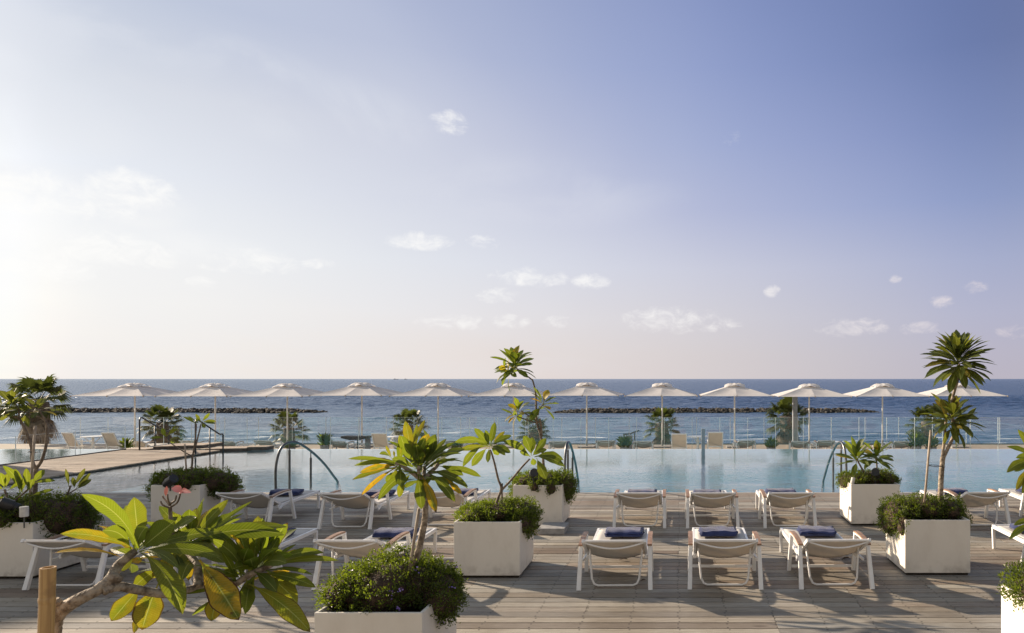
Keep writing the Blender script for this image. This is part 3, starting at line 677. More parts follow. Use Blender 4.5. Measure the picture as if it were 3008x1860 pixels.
for i, (x, y, rz, lab, tl) in enumerate(LO):
    o = proto if i == 0 else copy_tree(proto)
    rz += random.Random(i + 50).uniform(-.02, .02); o.location = (x, y, 0); o.rotation_euler = (0, 0, rz); o['label'] = lab
    k = i % 3
    if not used[k]: to = tms[k]; used[k] = True
    else: to = tms[k].copy(); COL.objects.link(to)
    rr = random.Random(i); ox, oy = rr.uniform(-.03, .05), 1.15 + rr.uniform(-.05, .06)
    to.location = (x + ox - oy * math.sin(rz), y + oy, .305); to.rotation_euler = (0, 0, rr.uniform(-.06, .06)); to.scale = (rr.uniform(.99, 1.08), rr.uniform(1.0, 1.15), rr.uniform(1.0, 1.15))
    tag(to, 'folded navy ' + tl, 'towel', 'navy towels on the loungers')

# ---------------------------------------------------------------- planters
def make_planter():
    T = thing('planter', (0, 0, 0), None, 'planter', 'square white planters on the deck')
    mb = MB(); a, ti, h0, h1 = .365, .022, .028, .62
    o_ = [(-a, -a), (a, -a), (a, a), (-a, a)]; i_ = [(-a + ti, -a + ti), (a - ti, -a + ti), (a - ti, a - ti), (-a + ti, a - ti)]
    vs = [(x, y, h0) for x, y in o_] + [(x, y, h1) for x, y in o_] + [(x, y, h1) for x, y in i_] + [(x, y, h1 - .16) for x, y in i_]
    fs = [(3, 2, 1, 0)]
    for k in range(4):
        j = (k + 1) % 4; fs += [(k, j, 4 + j, 4 + k), (4 + k, 4 + j, 8 + j, 8 + k), (8 + k, 8 + j, 12 + j, 12 + k)]
    mb.add(vs, fs); bevel(mb.build('box', M['planter'], T), .005, 2)
    mb = MB(); mb.box(-a + .02, a - .02, -a + .02, a - .02, .0, .028); mb.build('plinth', M['soil'], T)
    mb = MB(); mb.grid(lambda u, v: Vector(((u - .5) * (2 * a - .05), (v - .5) * (2 * a - .05), h1 - .075 + .02 * math.sin(u * 9 + v * 4) + .015 * math.sin(v * 13))), 12, 12)
    mb.build('soil', M['soil'], T, smooth=True); return T
pp = make_planter()
PL = {'front': (-2.095, 5.065), 'mid': (-2.115, 8.045), 'backmid': (-2.09, 10.69), 'right': (2.90, 8.15), 'backright': (2.95, 10.79), 'farright': (2.85, 5.0), 'left': (-7.455, 8.01), 'backleft': (-7.47, 10.7), 'near': (-2.42, 2.62)}
PLAB = {'front': 'white square planter at the bottom centre, holding the bushy purple-flowered shrub', 'mid': 'white square planter in the centre of the deck, left of the front loungers',
 'backmid': 'white planter near the pool behind the centre planter, granite slab at its foot', 'right': 'white square planter with sunlit left side, holding the tall double plumeria',
 'backright': 'white square planter near the pool with a small white lamp at its rim', 'farright': 'white square planter cut by the bottom right corner', 'left': 'white square planter at the left frame edge behind the bamboo',
 'backleft': 'white square planter near the pool behind the pink flower', 'near': 'white square planter just below the frame under the bamboo stake'}
for i, (k, (x, y)) in enumerate(PL.items()):
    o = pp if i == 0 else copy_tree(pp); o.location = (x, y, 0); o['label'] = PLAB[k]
bb = bevel(MB().box(-.19, .19, -.22, .22, 0, .085).build('granite_slab', M['concrete']), .006); bb.location = (-1.80, 10.05, 0); tag(bb, 'low grey granite slab on the deck against the back centre planter', 'stone slab')

# ---------------------------------------------------------------- ground cover shrubs in the planters
def leaves_np(mb, Pn, Ax, N, L, W, tint):
    """diamond leaves, folded: arrays of position, axis, normal, length, width"""
    Sd = np.cross(Ax, N); Sd /= np.linalg.norm(Sd, axis=1)[:, None] + 1e-9; N2 = np.cross(Sd, Ax)
    L = L[:, None]; W = W[:, None]
    a = Pn; b = Pn + Ax * L * .55 + Sd * W * .5 + N2 * W * .12; c_ = Pn + Ax * L - N2 * L * .12; d_ = Pn + Ax * L * .55 - Sd * W * .5 + N2 * W * .12
    n = len(Pn); V = np.stack([a, b, c_, d_], 1).reshape(-1, 3)
    o = len(mb.v); mb.v.extend(map(tuple, V.tolist())); idx = (np.arange(n) * 4)[:, None] + np.array([[0, 1, 2, 3]]) + o
    mb.f.extend(map(tuple, idx.tolist())); mb.uv.extend([(0.5, 0), (0.85, .5), (0.5, 1), (.15, .5)] * n)
    mb.a.extend(map(tuple, np.repeat(tint, 4, axis=0).tolist())); mb.hasuv = mb.hasa = True
def shrub(key, blobs, n, label, lsize=.026, seed=1, brown=.15, light=.5, spikes=0, flowers=0, group='ground cover shrubs in the planters', name='shrub', base=None, cat='shrub'):
    rg = np.random.default_rng(seed)
    if base is None: px, py = PL[key]; pz = .55
    else: px, py, pz = base
    T = thing(name, (px, py, pz), label, cat, group); org = (px, py, pz)
    core = MB(); fol = MB()
    B = np.array(blobs, dtype=float)      # cx cy cz rx ry rz relative to planter centre (z absolute)
    vol = (B[:, 3] * B[:, 4] + B[:, 4] * B[:, 5] + B[:, 3] * B[:, 5]); pr = vol / vol.sum()
    which = rg.choice(len(B), n, p=pr)
    dirs = rg.normal(size=(n, 3)); dirs[:, 2] = dirs[:, 2] * .9 + .15; dirs /= np.linalg.norm(dirs, axis=1)[:, None]
    bl = B[which]; ctr = bl[:, :3] + np.array([px, py, 0]) ; rad = bl[:, 3:]
    lump = 1 + .12 * np.sin(dirs[:, 0] * 7 + which * 1.7) * np.sin(dirs[:, 1] * 6 + which) + .09 * np.sin(dirs[:, 2] * 11 + dirs[:, 0] * 9 + which)
    rr = (1 - rg.random(n) ** 2 * .32) * lump
    # sprig clusters: snap to cluster centres so that clumps with gaps appear
    nc = max(30, n // 14); ci = rg.integers(0, nc, n)
    cw = which.copy(); cd = rg.normal(size=(nc, 3)); cd[:, 2] = cd[:, 2] * .9 + .15; cd /= np.linalg.norm(cd, axis=1)[:, None]; cwb = rg.choice(len(B), nc, p=pr)
    cr = (1 - rg.random(nc) ** 2 * .30) * (1 + .12 * np.sin(cd[:, 0] * 7 + cwb * 1.7) * np.sin(cd[:, 1] * 6 + cwb) + .09 * np.sin(cd[:, 2] * 11 + cd[:, 0] * 9)) * rg.uniform(.92, 1.1, nc)
    cp = B[cwb, :3] + np.array([px, py, 0]) + cd * cr[:, None] * B[cwb, 3:]
    ctint = np.clip(light + rg.normal(size=nc) * .28, 0, 1); cbr = rg.random(nc)
    pos = cp[ci] + rg.normal(size=(n, 3)) * lsize * .75
    out = cd[ci]
    ax = out * .7 + rg.normal(size=(n, 3)) * .55 + np.array([0, 0, .35]); ax /= np.linalg.norm(ax, axis=1)[:, None]
    nr = out + rg.normal(size=(n, 3)) * .5 + np.array([0, 0, .5]); nr /= np.linalg.norm(nr, axis=1)[:, None]
    keep = pos[:, 2] > .02
    # nothing inside the planter walls
    if base is None:
        ins = (np.abs(pos[:, 0] - px) < .375) & (np.abs(pos[:, 1] - py) < .375) & (pos[:, 2] < .60); keep &= ~ins
    tint = np.stack([np.clip(ctint[ci] + rg.normal(size=n) * .12, 0, 1), (cbr[ci] < .2) * rg.random(n) * .6, (cbr[ci] > 1 - brown) * rg.uniform(.6, 1, n)], 1)
    L = lsize * rg.uniform(.7, 1.4, n); W = L * rg.uniform(.38, .55, n)
    pos, ax, nr, L, W, tint = pos[keep], ax[keep], nr[keep], L[keep], W[keep], tint[keep]
    leaves_np(fol, pos, ax, nr, L, W, tint)
    if spikes:   # upright shoots with whorled leaves
        for k in range(spikes):
            b = B[rg.integers(len(B))]; a_ = rg.uniform(0, 6.28); q = rg.random() ** .5 * .8
            p0 = np.array([px + b[0] + math.cos(a_) * q * b[3], py + b[1] + math.sin(a_) * q * b[4], b[2] + b[5] * math.sqrt(max(0, 1 - q * q)) * .95])
            h_ = rg.uniform(.03, .08); lean = rg.normal(size=3) * .3 + np.array([0, 0, 1]); lean /= np.linalg.norm(lean); m_ = 16
            pp_ = p0 + lean * np.linspace(0, h_, m_)[:, None]; aa = rg.uniform(0, 6.28, m_)
            ax_ = np.stack([np.cos(aa), np.sin(aa), np.full(m_, .55)], 1); ax_ /= np.linalg.norm(ax_, axis=1)[:, None]
            leaves_np(fol, pp_, ax_, np.tile(lean, (m_, 1)) + rg.normal(size=(m_, 3)) * .2, np.full(m_, lsize * 1.1), np.full(m_, lsize * .42), np.tile([.75, .1, 0], (m_, 1)) * rg.uniform(.8, 1.2, (m_, 1)))
    # woody dark core
    for b in blobs:
        c0 = Vector((px + b[0], py + b[1], b[2]))
        def fn(u, v, b=b, c0=c0):
            th, ph_ = v * math.pi, u * 2 * math.pi; s_ = .80 + .05 * math.sin(ph_ * 5) * math.sin(th * 7)
            return c0 + Vector((b[3] * s_ * math.sin(th) * math.cos(ph_), b[4] * s_ * math.sin(th) * math.sin(ph_), b[5] * s_ * math.cos(th)))
        core.grid(fn, 14, 8)
    tw = max(40, n // 60)
    for k in range(tw):
        j = rg.integers(nc); p0 = cp[j]; c0 = B[cwb[j], :3] + np.array([px, py, 0]); q = c0 + (p0 - c0) * .5
        core.tube([q, (p0 + q) / 2 + rg.normal(size=3) * .01, p0 + (p0 - c0) * .04], .0018, 3, False)
    fol.build('foliage', M['cover'], T, org); core.build('stems', M['twig'], T, org, smooth=True)
    if flowers:
        fm = MB()
        for k in range(flowers):
            j = rg.integers(nc)
            if cd[j][2] < .2 and rg.random() < .7: continue
            for q in range(rg.integers(3, 7)):
                p0 = Vector(cp[j] + cd[j] * .02 + rg.normal(size=3) * .014); a_ = rg.uniform(0, 6.28); r_ = .007
                nn = Vector(rg.normal(size=3) + cd[j] * 2).normalized(); e1 = nn.orthogonal().normalized(); e2 = nn.cross(e1)
                fm.add([p0] + [p0 + (e1 * math.cos(t_ * 1.2566) + e2 * math.sin(t_ * 1.2566)) * r_ for t_ in range(5)], [(0, 1, 2), (0, 2, 3), (0, 3, 4), (0, 4, 5), (0, 5, 1)])
        fm.build('flowers', M['flower_purple'], T, org)
    return T
shrub('front', [(-.18, .02, .66, .24, .30, .17), (.02, -.02, .68, .28, .32, .22), (.20, .05, .67, .24, .28, .20), (-.05, .18, .70, .3, .2, .22), (.35, .04, .62, .15, .28, .18), (.38, .08, .57, .11, .22, .16), (-.30, -.05, .66, .14, .26, .13)],
      26000, 'big dense shrub with tiny purple flowers overflowing the bottom centre planter', .021, 11, .36, .40, 120, 60)
shrub('mid', [(-.2, 0, .64, .22, .32, .11), (.05, .02, .66, .28, .3, .12), (.28, .08, .64, .2, .28, .15), (.36, .0, .54, .12, .2, .16), (.34, -.18, .56, .10, .12, .14), (-.34, .1, .6, .12, .2, .10)],
      15000, 'low green ground cover spilling over the right corner of the centre planter', .024, 12, .15, .62, 40)
shrub('backmid', [(-.2, 0, .64, .22, .32, .12), (.08, 0, .65, .26, .32, .12), (.34, .02, .58, .17, .33, .20), (.36, .1, .45, .12, .26, .18), (-.37, .05, .52, .12, .28, .18), (-.05, -.37, .60, .08, .05, .08), (.2, -.37, .57, .09, .05, .10)],
      15000, 'curly green shrub spilling from the back centre planter by the pool', .025, 13, .12, .45)
shrub('right', [(-.25, .05, .66, .2, .3, .14), (.0, .05, .68, .28, .32, .15), (.25, .05, .66, .2, .3, .14), (-.38, .0, .60, .13, .32, .20), (-.40, .15, .50, .10, .22, .18), (.38, .1, .56, .12, .24, .20), (-.36, -.28, .54, .08, .1, .14)],
      16000, 'browning shrub hanging over both sides of the right front planter', .023, 14, .38, .40, 30)
shrub('backright', [(-.22, 0, .64, .2, .32, .11), (.05, .05, .65, .26, .3, .12), (.28, .05, .64, .18, .3, .13), (.36, .08, .57, .11, .22, .12), (-.35, .05, .6, .12, .25, .12)],
      9000, 'sparse brown and green shrub in the right back planter by the pool', .026, 15, .45, .42)
shrub('farright', [(-.2, 0, .68, .25, .32, .16), (.15, 0, .70, .28, .32, .18), (-.25, -.20, .68, .18, .2, .16), (-.26, -.36, .58, .07, .06, .12)],
      12000, 'bright green sprigs drooping from the planter in the bottom right corner', .024, 16, .08, .8, 50, 8)
shrub('left', [(-.2, 0, .66, .28, .34, .17), (.12, 0, .68, .3, .34, .17), (.36, .05, .60, .20, .36, .24), (.42, .15, .52, .14, .28, .2), (-.1, -.34, .62, .25, .08, .10)],
      15000, 'dark green mounded shrub in the planter at the left frame edge', .026, 17, .06, .35)
shrub('backleft', [(-.25, 0, .66, .24, .34, .14), (.05, 0, .67, .28, .34, .14), (.36, .05, .60, .24, .34, .20), (.46, .1, .52, .16, .28, .18), (-.40, .0, .55, .16, .32, .22), (.15, -.36, .62, .12, .06, .09)],
      15000, 'green shrub with brown undersides in the left back planter beside the black spotlight', .026, 18, .30, .5)

# ---------------------------------------------------------------- plumerias
CAMV = Vector((0, -1, 0.18)).normalized()
def leaf(mb, p0, p1, width, nrm, bow=.08, fold=.18, tint=(.5, 0, 0), seg=9, twist=0.0, stalk=.14, obo=1.25):
    p0, p1 = Vector(p0), Vector(p1); L = (p1 - p0).length; ax = (p1 - p0) / L
    nrm = Vector(nrm); nrm = (nrm - ax * nrm.dot(ax))
    if nrm.length < 1e-4: nrm = ax.orthogonal()
    nrm.normalize(); upb = Vector((0, 0, 1)) - ax * ax.z
    if upb.length < .2: upb = nrm.copy()
    upb.normalize(); vs, uvs, fs = [], [], []
    us = (-1, -.5, 0, .5, 1)
    for j in range(seg + 1):
        t_ = j / seg; c0 = p0 + ax * (L * t_) + upb * (bow * L * 4 * t_ * (1 - t_))
        if t_ <= stalk * .8: wd = .012 * L
        else:
            s_ = min(1.0, (t_ - stalk * .8) / (1 - stalk * .8)); wd = max(.012 * L if t_ < .5 else 0.0, width * .5 * max(0.0, math.sin(math.pi * s_ ** obo)) ** .72)
        if j == seg: wd = .0008
        n_ = Matrix.Rotation(twist * t_, 3, ax) @ nrm; sd = ax.cross(n_).normalized()
        wob = 1 + .05 * math.sin(t_ * 19 + L * 60)
        for u in us:
            vs.append(c0 + sd * (wd * u * wob) + n_ * (fold * wd * abs(u) + .05 * wd * math.sin(t_ * 26 + u * 2) * abs(u))); uvs.append((.5 + u * .5, t_))
    k = len(us)
    for j in range(seg):
        for i in range(k - 1): fs.append((j * k + i, j * k + i + 1, (j + 1) * k + i + 1, (j + 1) * k + i))
    mb.add(vs, fs, uvs, tint)
def rosette(mb, c0, axis, n, L, W, rr, lo=-.5, hi=.95, yellow=.1, brown=.3, light=.5, seg=7, bow=.07):
    """whorl of leaves round a branch tip: young ones upright, old ones drooping"""
    axis = Vector(axis).normalized(); e1 = axis.orthogonal().normalized(); e2 = axis.cross(e1)
    for i in range(n):
        f = i / max(1, n - 1); e = hi + (lo - hi) * f + rr.uniform(-.12, .12); a_ = i * 2.39996 + rr.uniform(-.3, .3)
        e = max(-1, min(1, e)); ca = math.sqrt(1 - e * e)
        d_ = (axis * e + (e1 * math.cos(a_) + e2 * math.sin(a_)) * ca).normalized()
        l_ = L * rr.uniform(.75, 1.1) * (1 - .25 * max(0, e - .6) / .4)
        st = c0 - axis * (f * L * .22)
        nn = axis * 1.0 + Vector((rr.uniform(-.3, .3), rr.uniform(-.3, .3), .3)) - d_ * 0
        tn = (min(1, max(0, light + rr.uniform(-.35, .35))), (rr.uniform(.6, 1) if rr.random() < yellow else rr.uniform(0, .12)), (rr.uniform(.6, 1) if rr.random() < brown else 0))
        leaf(mb, st, st + d_ * l_, W * rr.uniform(.85, 1.15), nn, bow * rr.uniform(.3, 1.6), .2, tn, seg, rr.uniform(-.5, .5))
def trunk_px(mb, pts, Z, r0, r1, seg=9, n=5, jit=.04):
    """pts: photo pixels, optional own depth as third value"""
    w3 = smoothpts([P(p[0], p[1], p[2] if len(p) > 2 else Z) for p in pts], n); m_ = len(w3)
    mb.tube(w3, [r0 + (r1 - r0) * i / (m_ - 1) for i in range(m_)], seg, True, jit); return w3[-1]
def px_leaves(mb, items, z=1.0, ox=0, oy=0):
    """items in zoomed pixels: bx,by,bZ, tx,ty,tZ, widthpx, (nx,ny,nz) towards the viewer, bow, yellow, brown, light"""
    for it in items:
        bx, by, bZ, tx, ty, tZ, wpx, nv, bow, yl, br, li = it
        ub, ut = ox + bx / z, ox + tx / z; rb = math.hypot(1, (ub - CX) / F); rt = math.hypot(1, (ut - CX) / F)
        tz = (bZ * rb + (tZ - bZ) * .55) / rt
        a = P(ub, oy + by / z, bZ); b = P(ut, oy + ty / z, tz)
        toC = (Vector((0, 0, H)) - (a + b) / 2).normalized(); rt_ = Vector((0, 0, 1)).cross(toC).normalized(); up_ = toC.cross(rt_)
        n_ = rt_ * nv[0] * .8 + toC * -nv[1] + up_ * nv[2] * .45
        leaf(mb, a, b, wpx / z * (bZ + tz) / 2 / F * .84, n_, bow, .16, (li, yl, br), 16)
PG = 'plumeria trees in the planters'
CF = (0.0, -1.0, 0.35)       # faces the camera
UP = (0.0, -.25, 1.0); UC = (0, -.7, .7)

# --- the big foreground plumeria (view cut from x 100..600 at 3.436 and x 520..1020)
T = thing('plumeria_tree', (-2.42, 2.62, .55), 'large foreground plumeria with yellow-green backlit leaves, gnarled grey branches and one pink flower', 'tree', PG); org = (-2.42, 2.62, .55)
s1 = 3.436
def A(x, y, Z): return (100 + x / s1, 1420 + y / s1, Z)
def B_(x, y, Z): return (520 + x / s1, 1420 + y / s1, Z)
tm = MB()
trunk_px(tm, [(152, 2240, 2.62), (150, 2050, 2.6), (155, 1900, 2.6), A(200, 1440, 2.6), A(260, 1310, 2.6), A(420, 1190, 2.6), A(640, 1075, 2.62), A(770, 960, 2.65), A(850, 830, 2.7), A(940, 750, 2.72), A(1010, 690, 2.75)], 2.6, .030, .0145, 12, 6, .05)
trunk_px(tm, [A(690, 1090, 2.62), A(760, 1060, 2.64), A(880, 1045, 2.68), A(1050, 1075, 2.72), A(1250, 1110, 2.76), A(1420, 1110, 2.8), B_(120, 1075, 2.86), B_(230, 1050, 2.9), B_(330, 1040, 2.92)], 2.7, .0185, .0155, 12, 6, .05)
trunk_px(tm, [B_(200, 1050, 2.88), B_(215, 930, 2.92), B_(200, 820, 2.95), B_(140, 740, 3.0), B_(60, 650, 3.05)], 2.9, .017, .013, 10, 6, .05)
trunk_px(tm, [B_(300, 1045, 2.92), B_(480, 1040, 2.95), B_(600, 1010, 2.96), B_(720, 930, 2.98), B_(850, 870, 3.0), B_(950, 820, 3.02)], 2.95, .0155, .013, 10, 6, .05)
trunk_px(tm, [A(255, 1240, 2.6), A(215, 1190, 2.58)], 2.6, .016, .018, 9, 3, .06)
trunk_px(tm, [A(330, 1200, 2.62), A(430, 1140, 2.6), A(560, 1080, 2.61)], 2.6, .012, .006, 8, 3, .1)
for (cx_, cy_, Z_, r_) in ((800, 950, 2.65, .027), (840, 965, 2.66, .021), (240, 1290, 2.6, .030)):
    if r_: 
        c0 = P(*A(cx_, cy_, Z_)[:2], Z_); vs, fs = ICOS[3]; tm.add([c0 + v * r_ for v in vs], fs)
tm.build('trunk', M['bark'], T, org, smooth=True)
lm = MB()
def LA(items): px_leaves(lm, items, s1, 100, 1420)
def LB(items): px_leaves(lm, items, s1, 520, 1420)
LA([ # tuft of the left branch, tip at (1010,690)
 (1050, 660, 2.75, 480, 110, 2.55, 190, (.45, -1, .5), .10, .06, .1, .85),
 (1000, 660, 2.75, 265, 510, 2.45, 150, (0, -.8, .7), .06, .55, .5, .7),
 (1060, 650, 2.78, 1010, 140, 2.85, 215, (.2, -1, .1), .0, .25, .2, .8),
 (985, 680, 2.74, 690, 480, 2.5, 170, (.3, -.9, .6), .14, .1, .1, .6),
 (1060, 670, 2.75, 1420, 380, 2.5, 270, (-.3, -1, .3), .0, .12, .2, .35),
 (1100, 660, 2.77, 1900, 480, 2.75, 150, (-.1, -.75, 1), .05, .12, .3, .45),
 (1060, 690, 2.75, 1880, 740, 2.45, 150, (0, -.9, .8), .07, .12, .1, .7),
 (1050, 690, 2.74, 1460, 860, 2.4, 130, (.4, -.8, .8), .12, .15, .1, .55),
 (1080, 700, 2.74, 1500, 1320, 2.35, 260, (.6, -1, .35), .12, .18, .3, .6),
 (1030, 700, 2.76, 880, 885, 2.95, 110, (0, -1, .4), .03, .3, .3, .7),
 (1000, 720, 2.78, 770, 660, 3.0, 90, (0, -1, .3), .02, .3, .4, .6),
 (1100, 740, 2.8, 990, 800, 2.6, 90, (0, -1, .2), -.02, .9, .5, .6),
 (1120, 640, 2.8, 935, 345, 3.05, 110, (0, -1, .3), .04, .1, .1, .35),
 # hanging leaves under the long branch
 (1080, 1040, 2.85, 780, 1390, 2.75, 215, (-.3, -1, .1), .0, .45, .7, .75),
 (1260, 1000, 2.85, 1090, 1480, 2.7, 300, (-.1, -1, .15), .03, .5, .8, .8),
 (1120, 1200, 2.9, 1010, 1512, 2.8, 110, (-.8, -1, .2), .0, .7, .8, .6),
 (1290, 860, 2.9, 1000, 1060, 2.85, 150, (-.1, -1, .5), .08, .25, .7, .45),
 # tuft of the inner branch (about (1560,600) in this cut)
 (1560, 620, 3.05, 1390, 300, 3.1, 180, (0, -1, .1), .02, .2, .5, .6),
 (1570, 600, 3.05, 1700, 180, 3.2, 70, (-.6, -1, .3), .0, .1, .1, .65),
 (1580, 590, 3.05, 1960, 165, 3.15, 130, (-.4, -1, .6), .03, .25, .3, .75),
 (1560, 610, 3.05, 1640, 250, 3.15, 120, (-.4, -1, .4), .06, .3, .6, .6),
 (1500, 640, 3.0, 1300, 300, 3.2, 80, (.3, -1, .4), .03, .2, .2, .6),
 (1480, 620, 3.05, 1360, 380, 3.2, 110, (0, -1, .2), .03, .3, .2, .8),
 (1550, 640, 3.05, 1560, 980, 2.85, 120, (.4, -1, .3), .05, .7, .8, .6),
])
LA([(1430, 700, 2.95, 1500, 905, 2.8, 90, (.3, -1, .2), .05, .1, .2, .2), (1330, 560, 3.0, 1640, 340, 2.7, 130, (-.2, -.8, .8), .06, .15, .1, .75), (1400, 620, 2.95, 1340, 980, 2.8, 90, (.5, -1, .2), .02, .3, .3, .6),
 (1380, 700, 2.9, 1200, 960, 2.9, 120, (.3, -1, .2), .02, .5, .6, .6)])
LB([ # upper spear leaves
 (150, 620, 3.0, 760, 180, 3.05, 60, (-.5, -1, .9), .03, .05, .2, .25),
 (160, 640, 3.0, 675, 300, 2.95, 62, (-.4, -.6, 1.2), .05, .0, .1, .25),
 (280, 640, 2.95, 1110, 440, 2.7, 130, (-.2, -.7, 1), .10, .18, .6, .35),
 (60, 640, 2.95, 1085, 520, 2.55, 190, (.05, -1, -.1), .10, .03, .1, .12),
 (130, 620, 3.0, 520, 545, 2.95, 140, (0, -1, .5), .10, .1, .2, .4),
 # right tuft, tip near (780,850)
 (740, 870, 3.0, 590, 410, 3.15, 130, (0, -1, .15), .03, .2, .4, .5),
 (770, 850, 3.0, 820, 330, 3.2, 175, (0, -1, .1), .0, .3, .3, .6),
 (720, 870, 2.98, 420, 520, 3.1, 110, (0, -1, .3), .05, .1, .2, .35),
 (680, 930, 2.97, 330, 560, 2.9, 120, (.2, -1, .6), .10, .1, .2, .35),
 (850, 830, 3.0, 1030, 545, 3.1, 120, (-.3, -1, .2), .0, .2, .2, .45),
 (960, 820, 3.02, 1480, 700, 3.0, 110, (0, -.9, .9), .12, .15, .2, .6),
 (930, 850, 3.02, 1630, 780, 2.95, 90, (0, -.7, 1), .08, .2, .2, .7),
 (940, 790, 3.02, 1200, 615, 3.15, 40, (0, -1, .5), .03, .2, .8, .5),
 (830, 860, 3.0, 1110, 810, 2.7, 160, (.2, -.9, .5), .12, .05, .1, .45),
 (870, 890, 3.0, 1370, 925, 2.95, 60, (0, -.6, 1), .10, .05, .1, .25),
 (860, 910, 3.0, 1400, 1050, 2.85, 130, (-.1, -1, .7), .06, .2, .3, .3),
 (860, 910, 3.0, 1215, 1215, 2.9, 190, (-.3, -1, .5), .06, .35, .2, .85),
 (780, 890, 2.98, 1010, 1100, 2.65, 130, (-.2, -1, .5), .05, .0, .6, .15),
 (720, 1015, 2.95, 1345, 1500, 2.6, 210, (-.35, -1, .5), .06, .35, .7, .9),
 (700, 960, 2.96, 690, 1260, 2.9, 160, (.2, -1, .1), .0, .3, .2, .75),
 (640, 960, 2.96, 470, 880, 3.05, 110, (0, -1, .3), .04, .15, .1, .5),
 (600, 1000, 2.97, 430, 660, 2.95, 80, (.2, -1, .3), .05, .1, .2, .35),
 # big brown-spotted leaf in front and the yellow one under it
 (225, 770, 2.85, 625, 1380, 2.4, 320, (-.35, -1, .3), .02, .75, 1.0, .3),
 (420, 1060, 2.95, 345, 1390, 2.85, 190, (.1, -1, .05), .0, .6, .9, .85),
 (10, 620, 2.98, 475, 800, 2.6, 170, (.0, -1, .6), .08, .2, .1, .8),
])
_rr = random.Random(77)
rosette(lm, P(*B_(640, 960, 0)[:2], 3.02), (-.2, .3, .9), 10, .24, .058, _rr, -.3, .8, .15, .4, .3, 10)
rosette(lm, P(*B_(900, 830, 0)[:2], 3.06), (.7, .1, .6), 10, .24, .056, _rr, -.3, .8, .15, .4, .5, 10)
rosette(lm, P(*B_(200, 700, 0)[:2], 3.05), (.2, .2, .9), 10, .24, .058, _rr, -.4, .9, .2, .5, .35, 10)
rosette(lm, P(*B_(800, 850, 0)[:2], 3.05), (.35, .1, .9), 18, .27, .058, _rr, -.3, .9, .08, .4, .45, 10)
rosette(lm, P(*A(1560, 610, 0)[:2], 3.12), (-.1, .2, 1), 17, .25, .064, _rr, -.35, .95, .15, .4, .4, 10)
rosette(lm, P(*A(1020, 680, 0)[:2], 2.82), (.2, .2, .9), 12, .24, .056, _rr, -.2, .8, .15, .3, .5, 10)
lm.build('foliage', M['leaf'], T, org, smooth=True)
# flower stalk and blossom
fs_ = MB()
ft = trunk_px(fs_, [A(1400, 560, 3.0), A(1385, 430, 3.0), A(1375, 300, 3.0), A(1372, 235, 3.0)], 3.0, .008, .007, 7, 4)
for pts in ([A(1372, 250, 3.0), A(1300, 220, 2.98), A(1278, 180, 2.98)], [A(1372, 225, 3.0), A(1310, 150, 3.02), A(1298, 125, 3.02)], [A(1375, 220, 3.0), A(1350, 160, 2.99), A(1348, 110, 2.99)],
            [A(1378, 205, 3.0), A(1425, 170, 2.98), A(1437, 120, 2.98)], [A(1380, 240, 3.0), A(1440, 200, 3.01), A(1465, 150, 3.01), A(1480, 90, 3.01)]):
    trunk_px(fs_, pts, 3.0, .0045, .0032, 6, 3)
st = fs_.build('flower_stalk', M['bark_dark'], T, org, smooth=True)
fm = MB(); fc = P(*A(1480, 88, 0)[:2], 3.01)
for k, (dx, dy, wd) in enumerate(((-95, -40, 55), (-60, -62, 50), (105, 5, 34), (60, -32, 32), (10, 12, 30))):
    tp = P(*A(1480 + dx, 88 + dy, 0)[:2], 2.99 + .02 * (k % 2)); leaf(fm, fc, tp, wd / s1 * 3 / F * 1.3, (0, -.8, .7), .05, .3, (.5, 0, 0), 8, .3, .02, 1.1)
leaf(fm, P(*A(1332, 130, 0)[:2], 3.0), P(*A(1340, 28, 0)[:2], 3.0), .015, (0, -1, 0), .0, .5, (.5, 0, 0), 6, .5, .02, 1.0)
fm.build('flower', M['flower_pink'], T, org, smooth=True)
for (u, v, r_, lab) in ((1831, 1647, .055, 'dark fallen leaf on the boards under the nearest left-hand centre lounger'), (2486, 1645, .055, 'dark fallen leaf on the boards under the lounger beside the right front planter'), (1889, 1708, .03, 'tiny dark scrap on the shaded boards before the centre front lounger')):
    q = G(u, v, .004); mb = MB(); leaf(mb, q - Vector((r_, 0, 0)), q + Vector((r_, .02, .012)), r_ * .9, (0, 0, 1), .12, .3, (.2, 0, 1), 6, .4, .05, 1.0)
    o = mb.build('fallen_leaf', M['twig'], origin=q); tag(o, lab, 'leaf', 'fallen leaves on the deck')
# bamboo stake
T = thing('bamboo_stake', P(138, 2240, 2.50), 'thick cut bamboo stake standing at the bottom left corner', 'stake'); org = T.location.copy()
mb = MB(); r0 = .0235
zt = P(140, 1667, 2.5).z; x_, y_ = P(141, 1700, 2.5).x, 2.5; zs = [zt, zt - .012, zt - .105, zt - .112, zt - .122, zt - .13, zt - .42, zt - .428, zt - .44, org.z]
rs = [r0, r0, r0 * 1.0, r0 * 1.08, r0 * 1.08, r0, r0 * 1.02, r0 * 1.09, r0 * 1.03, r0 * 1.05]
pts = [(x_ - (zt - z) * .03, y_, z) for z in zs]; mb.tube(pts[::-1], rs[::-1], 20, False)
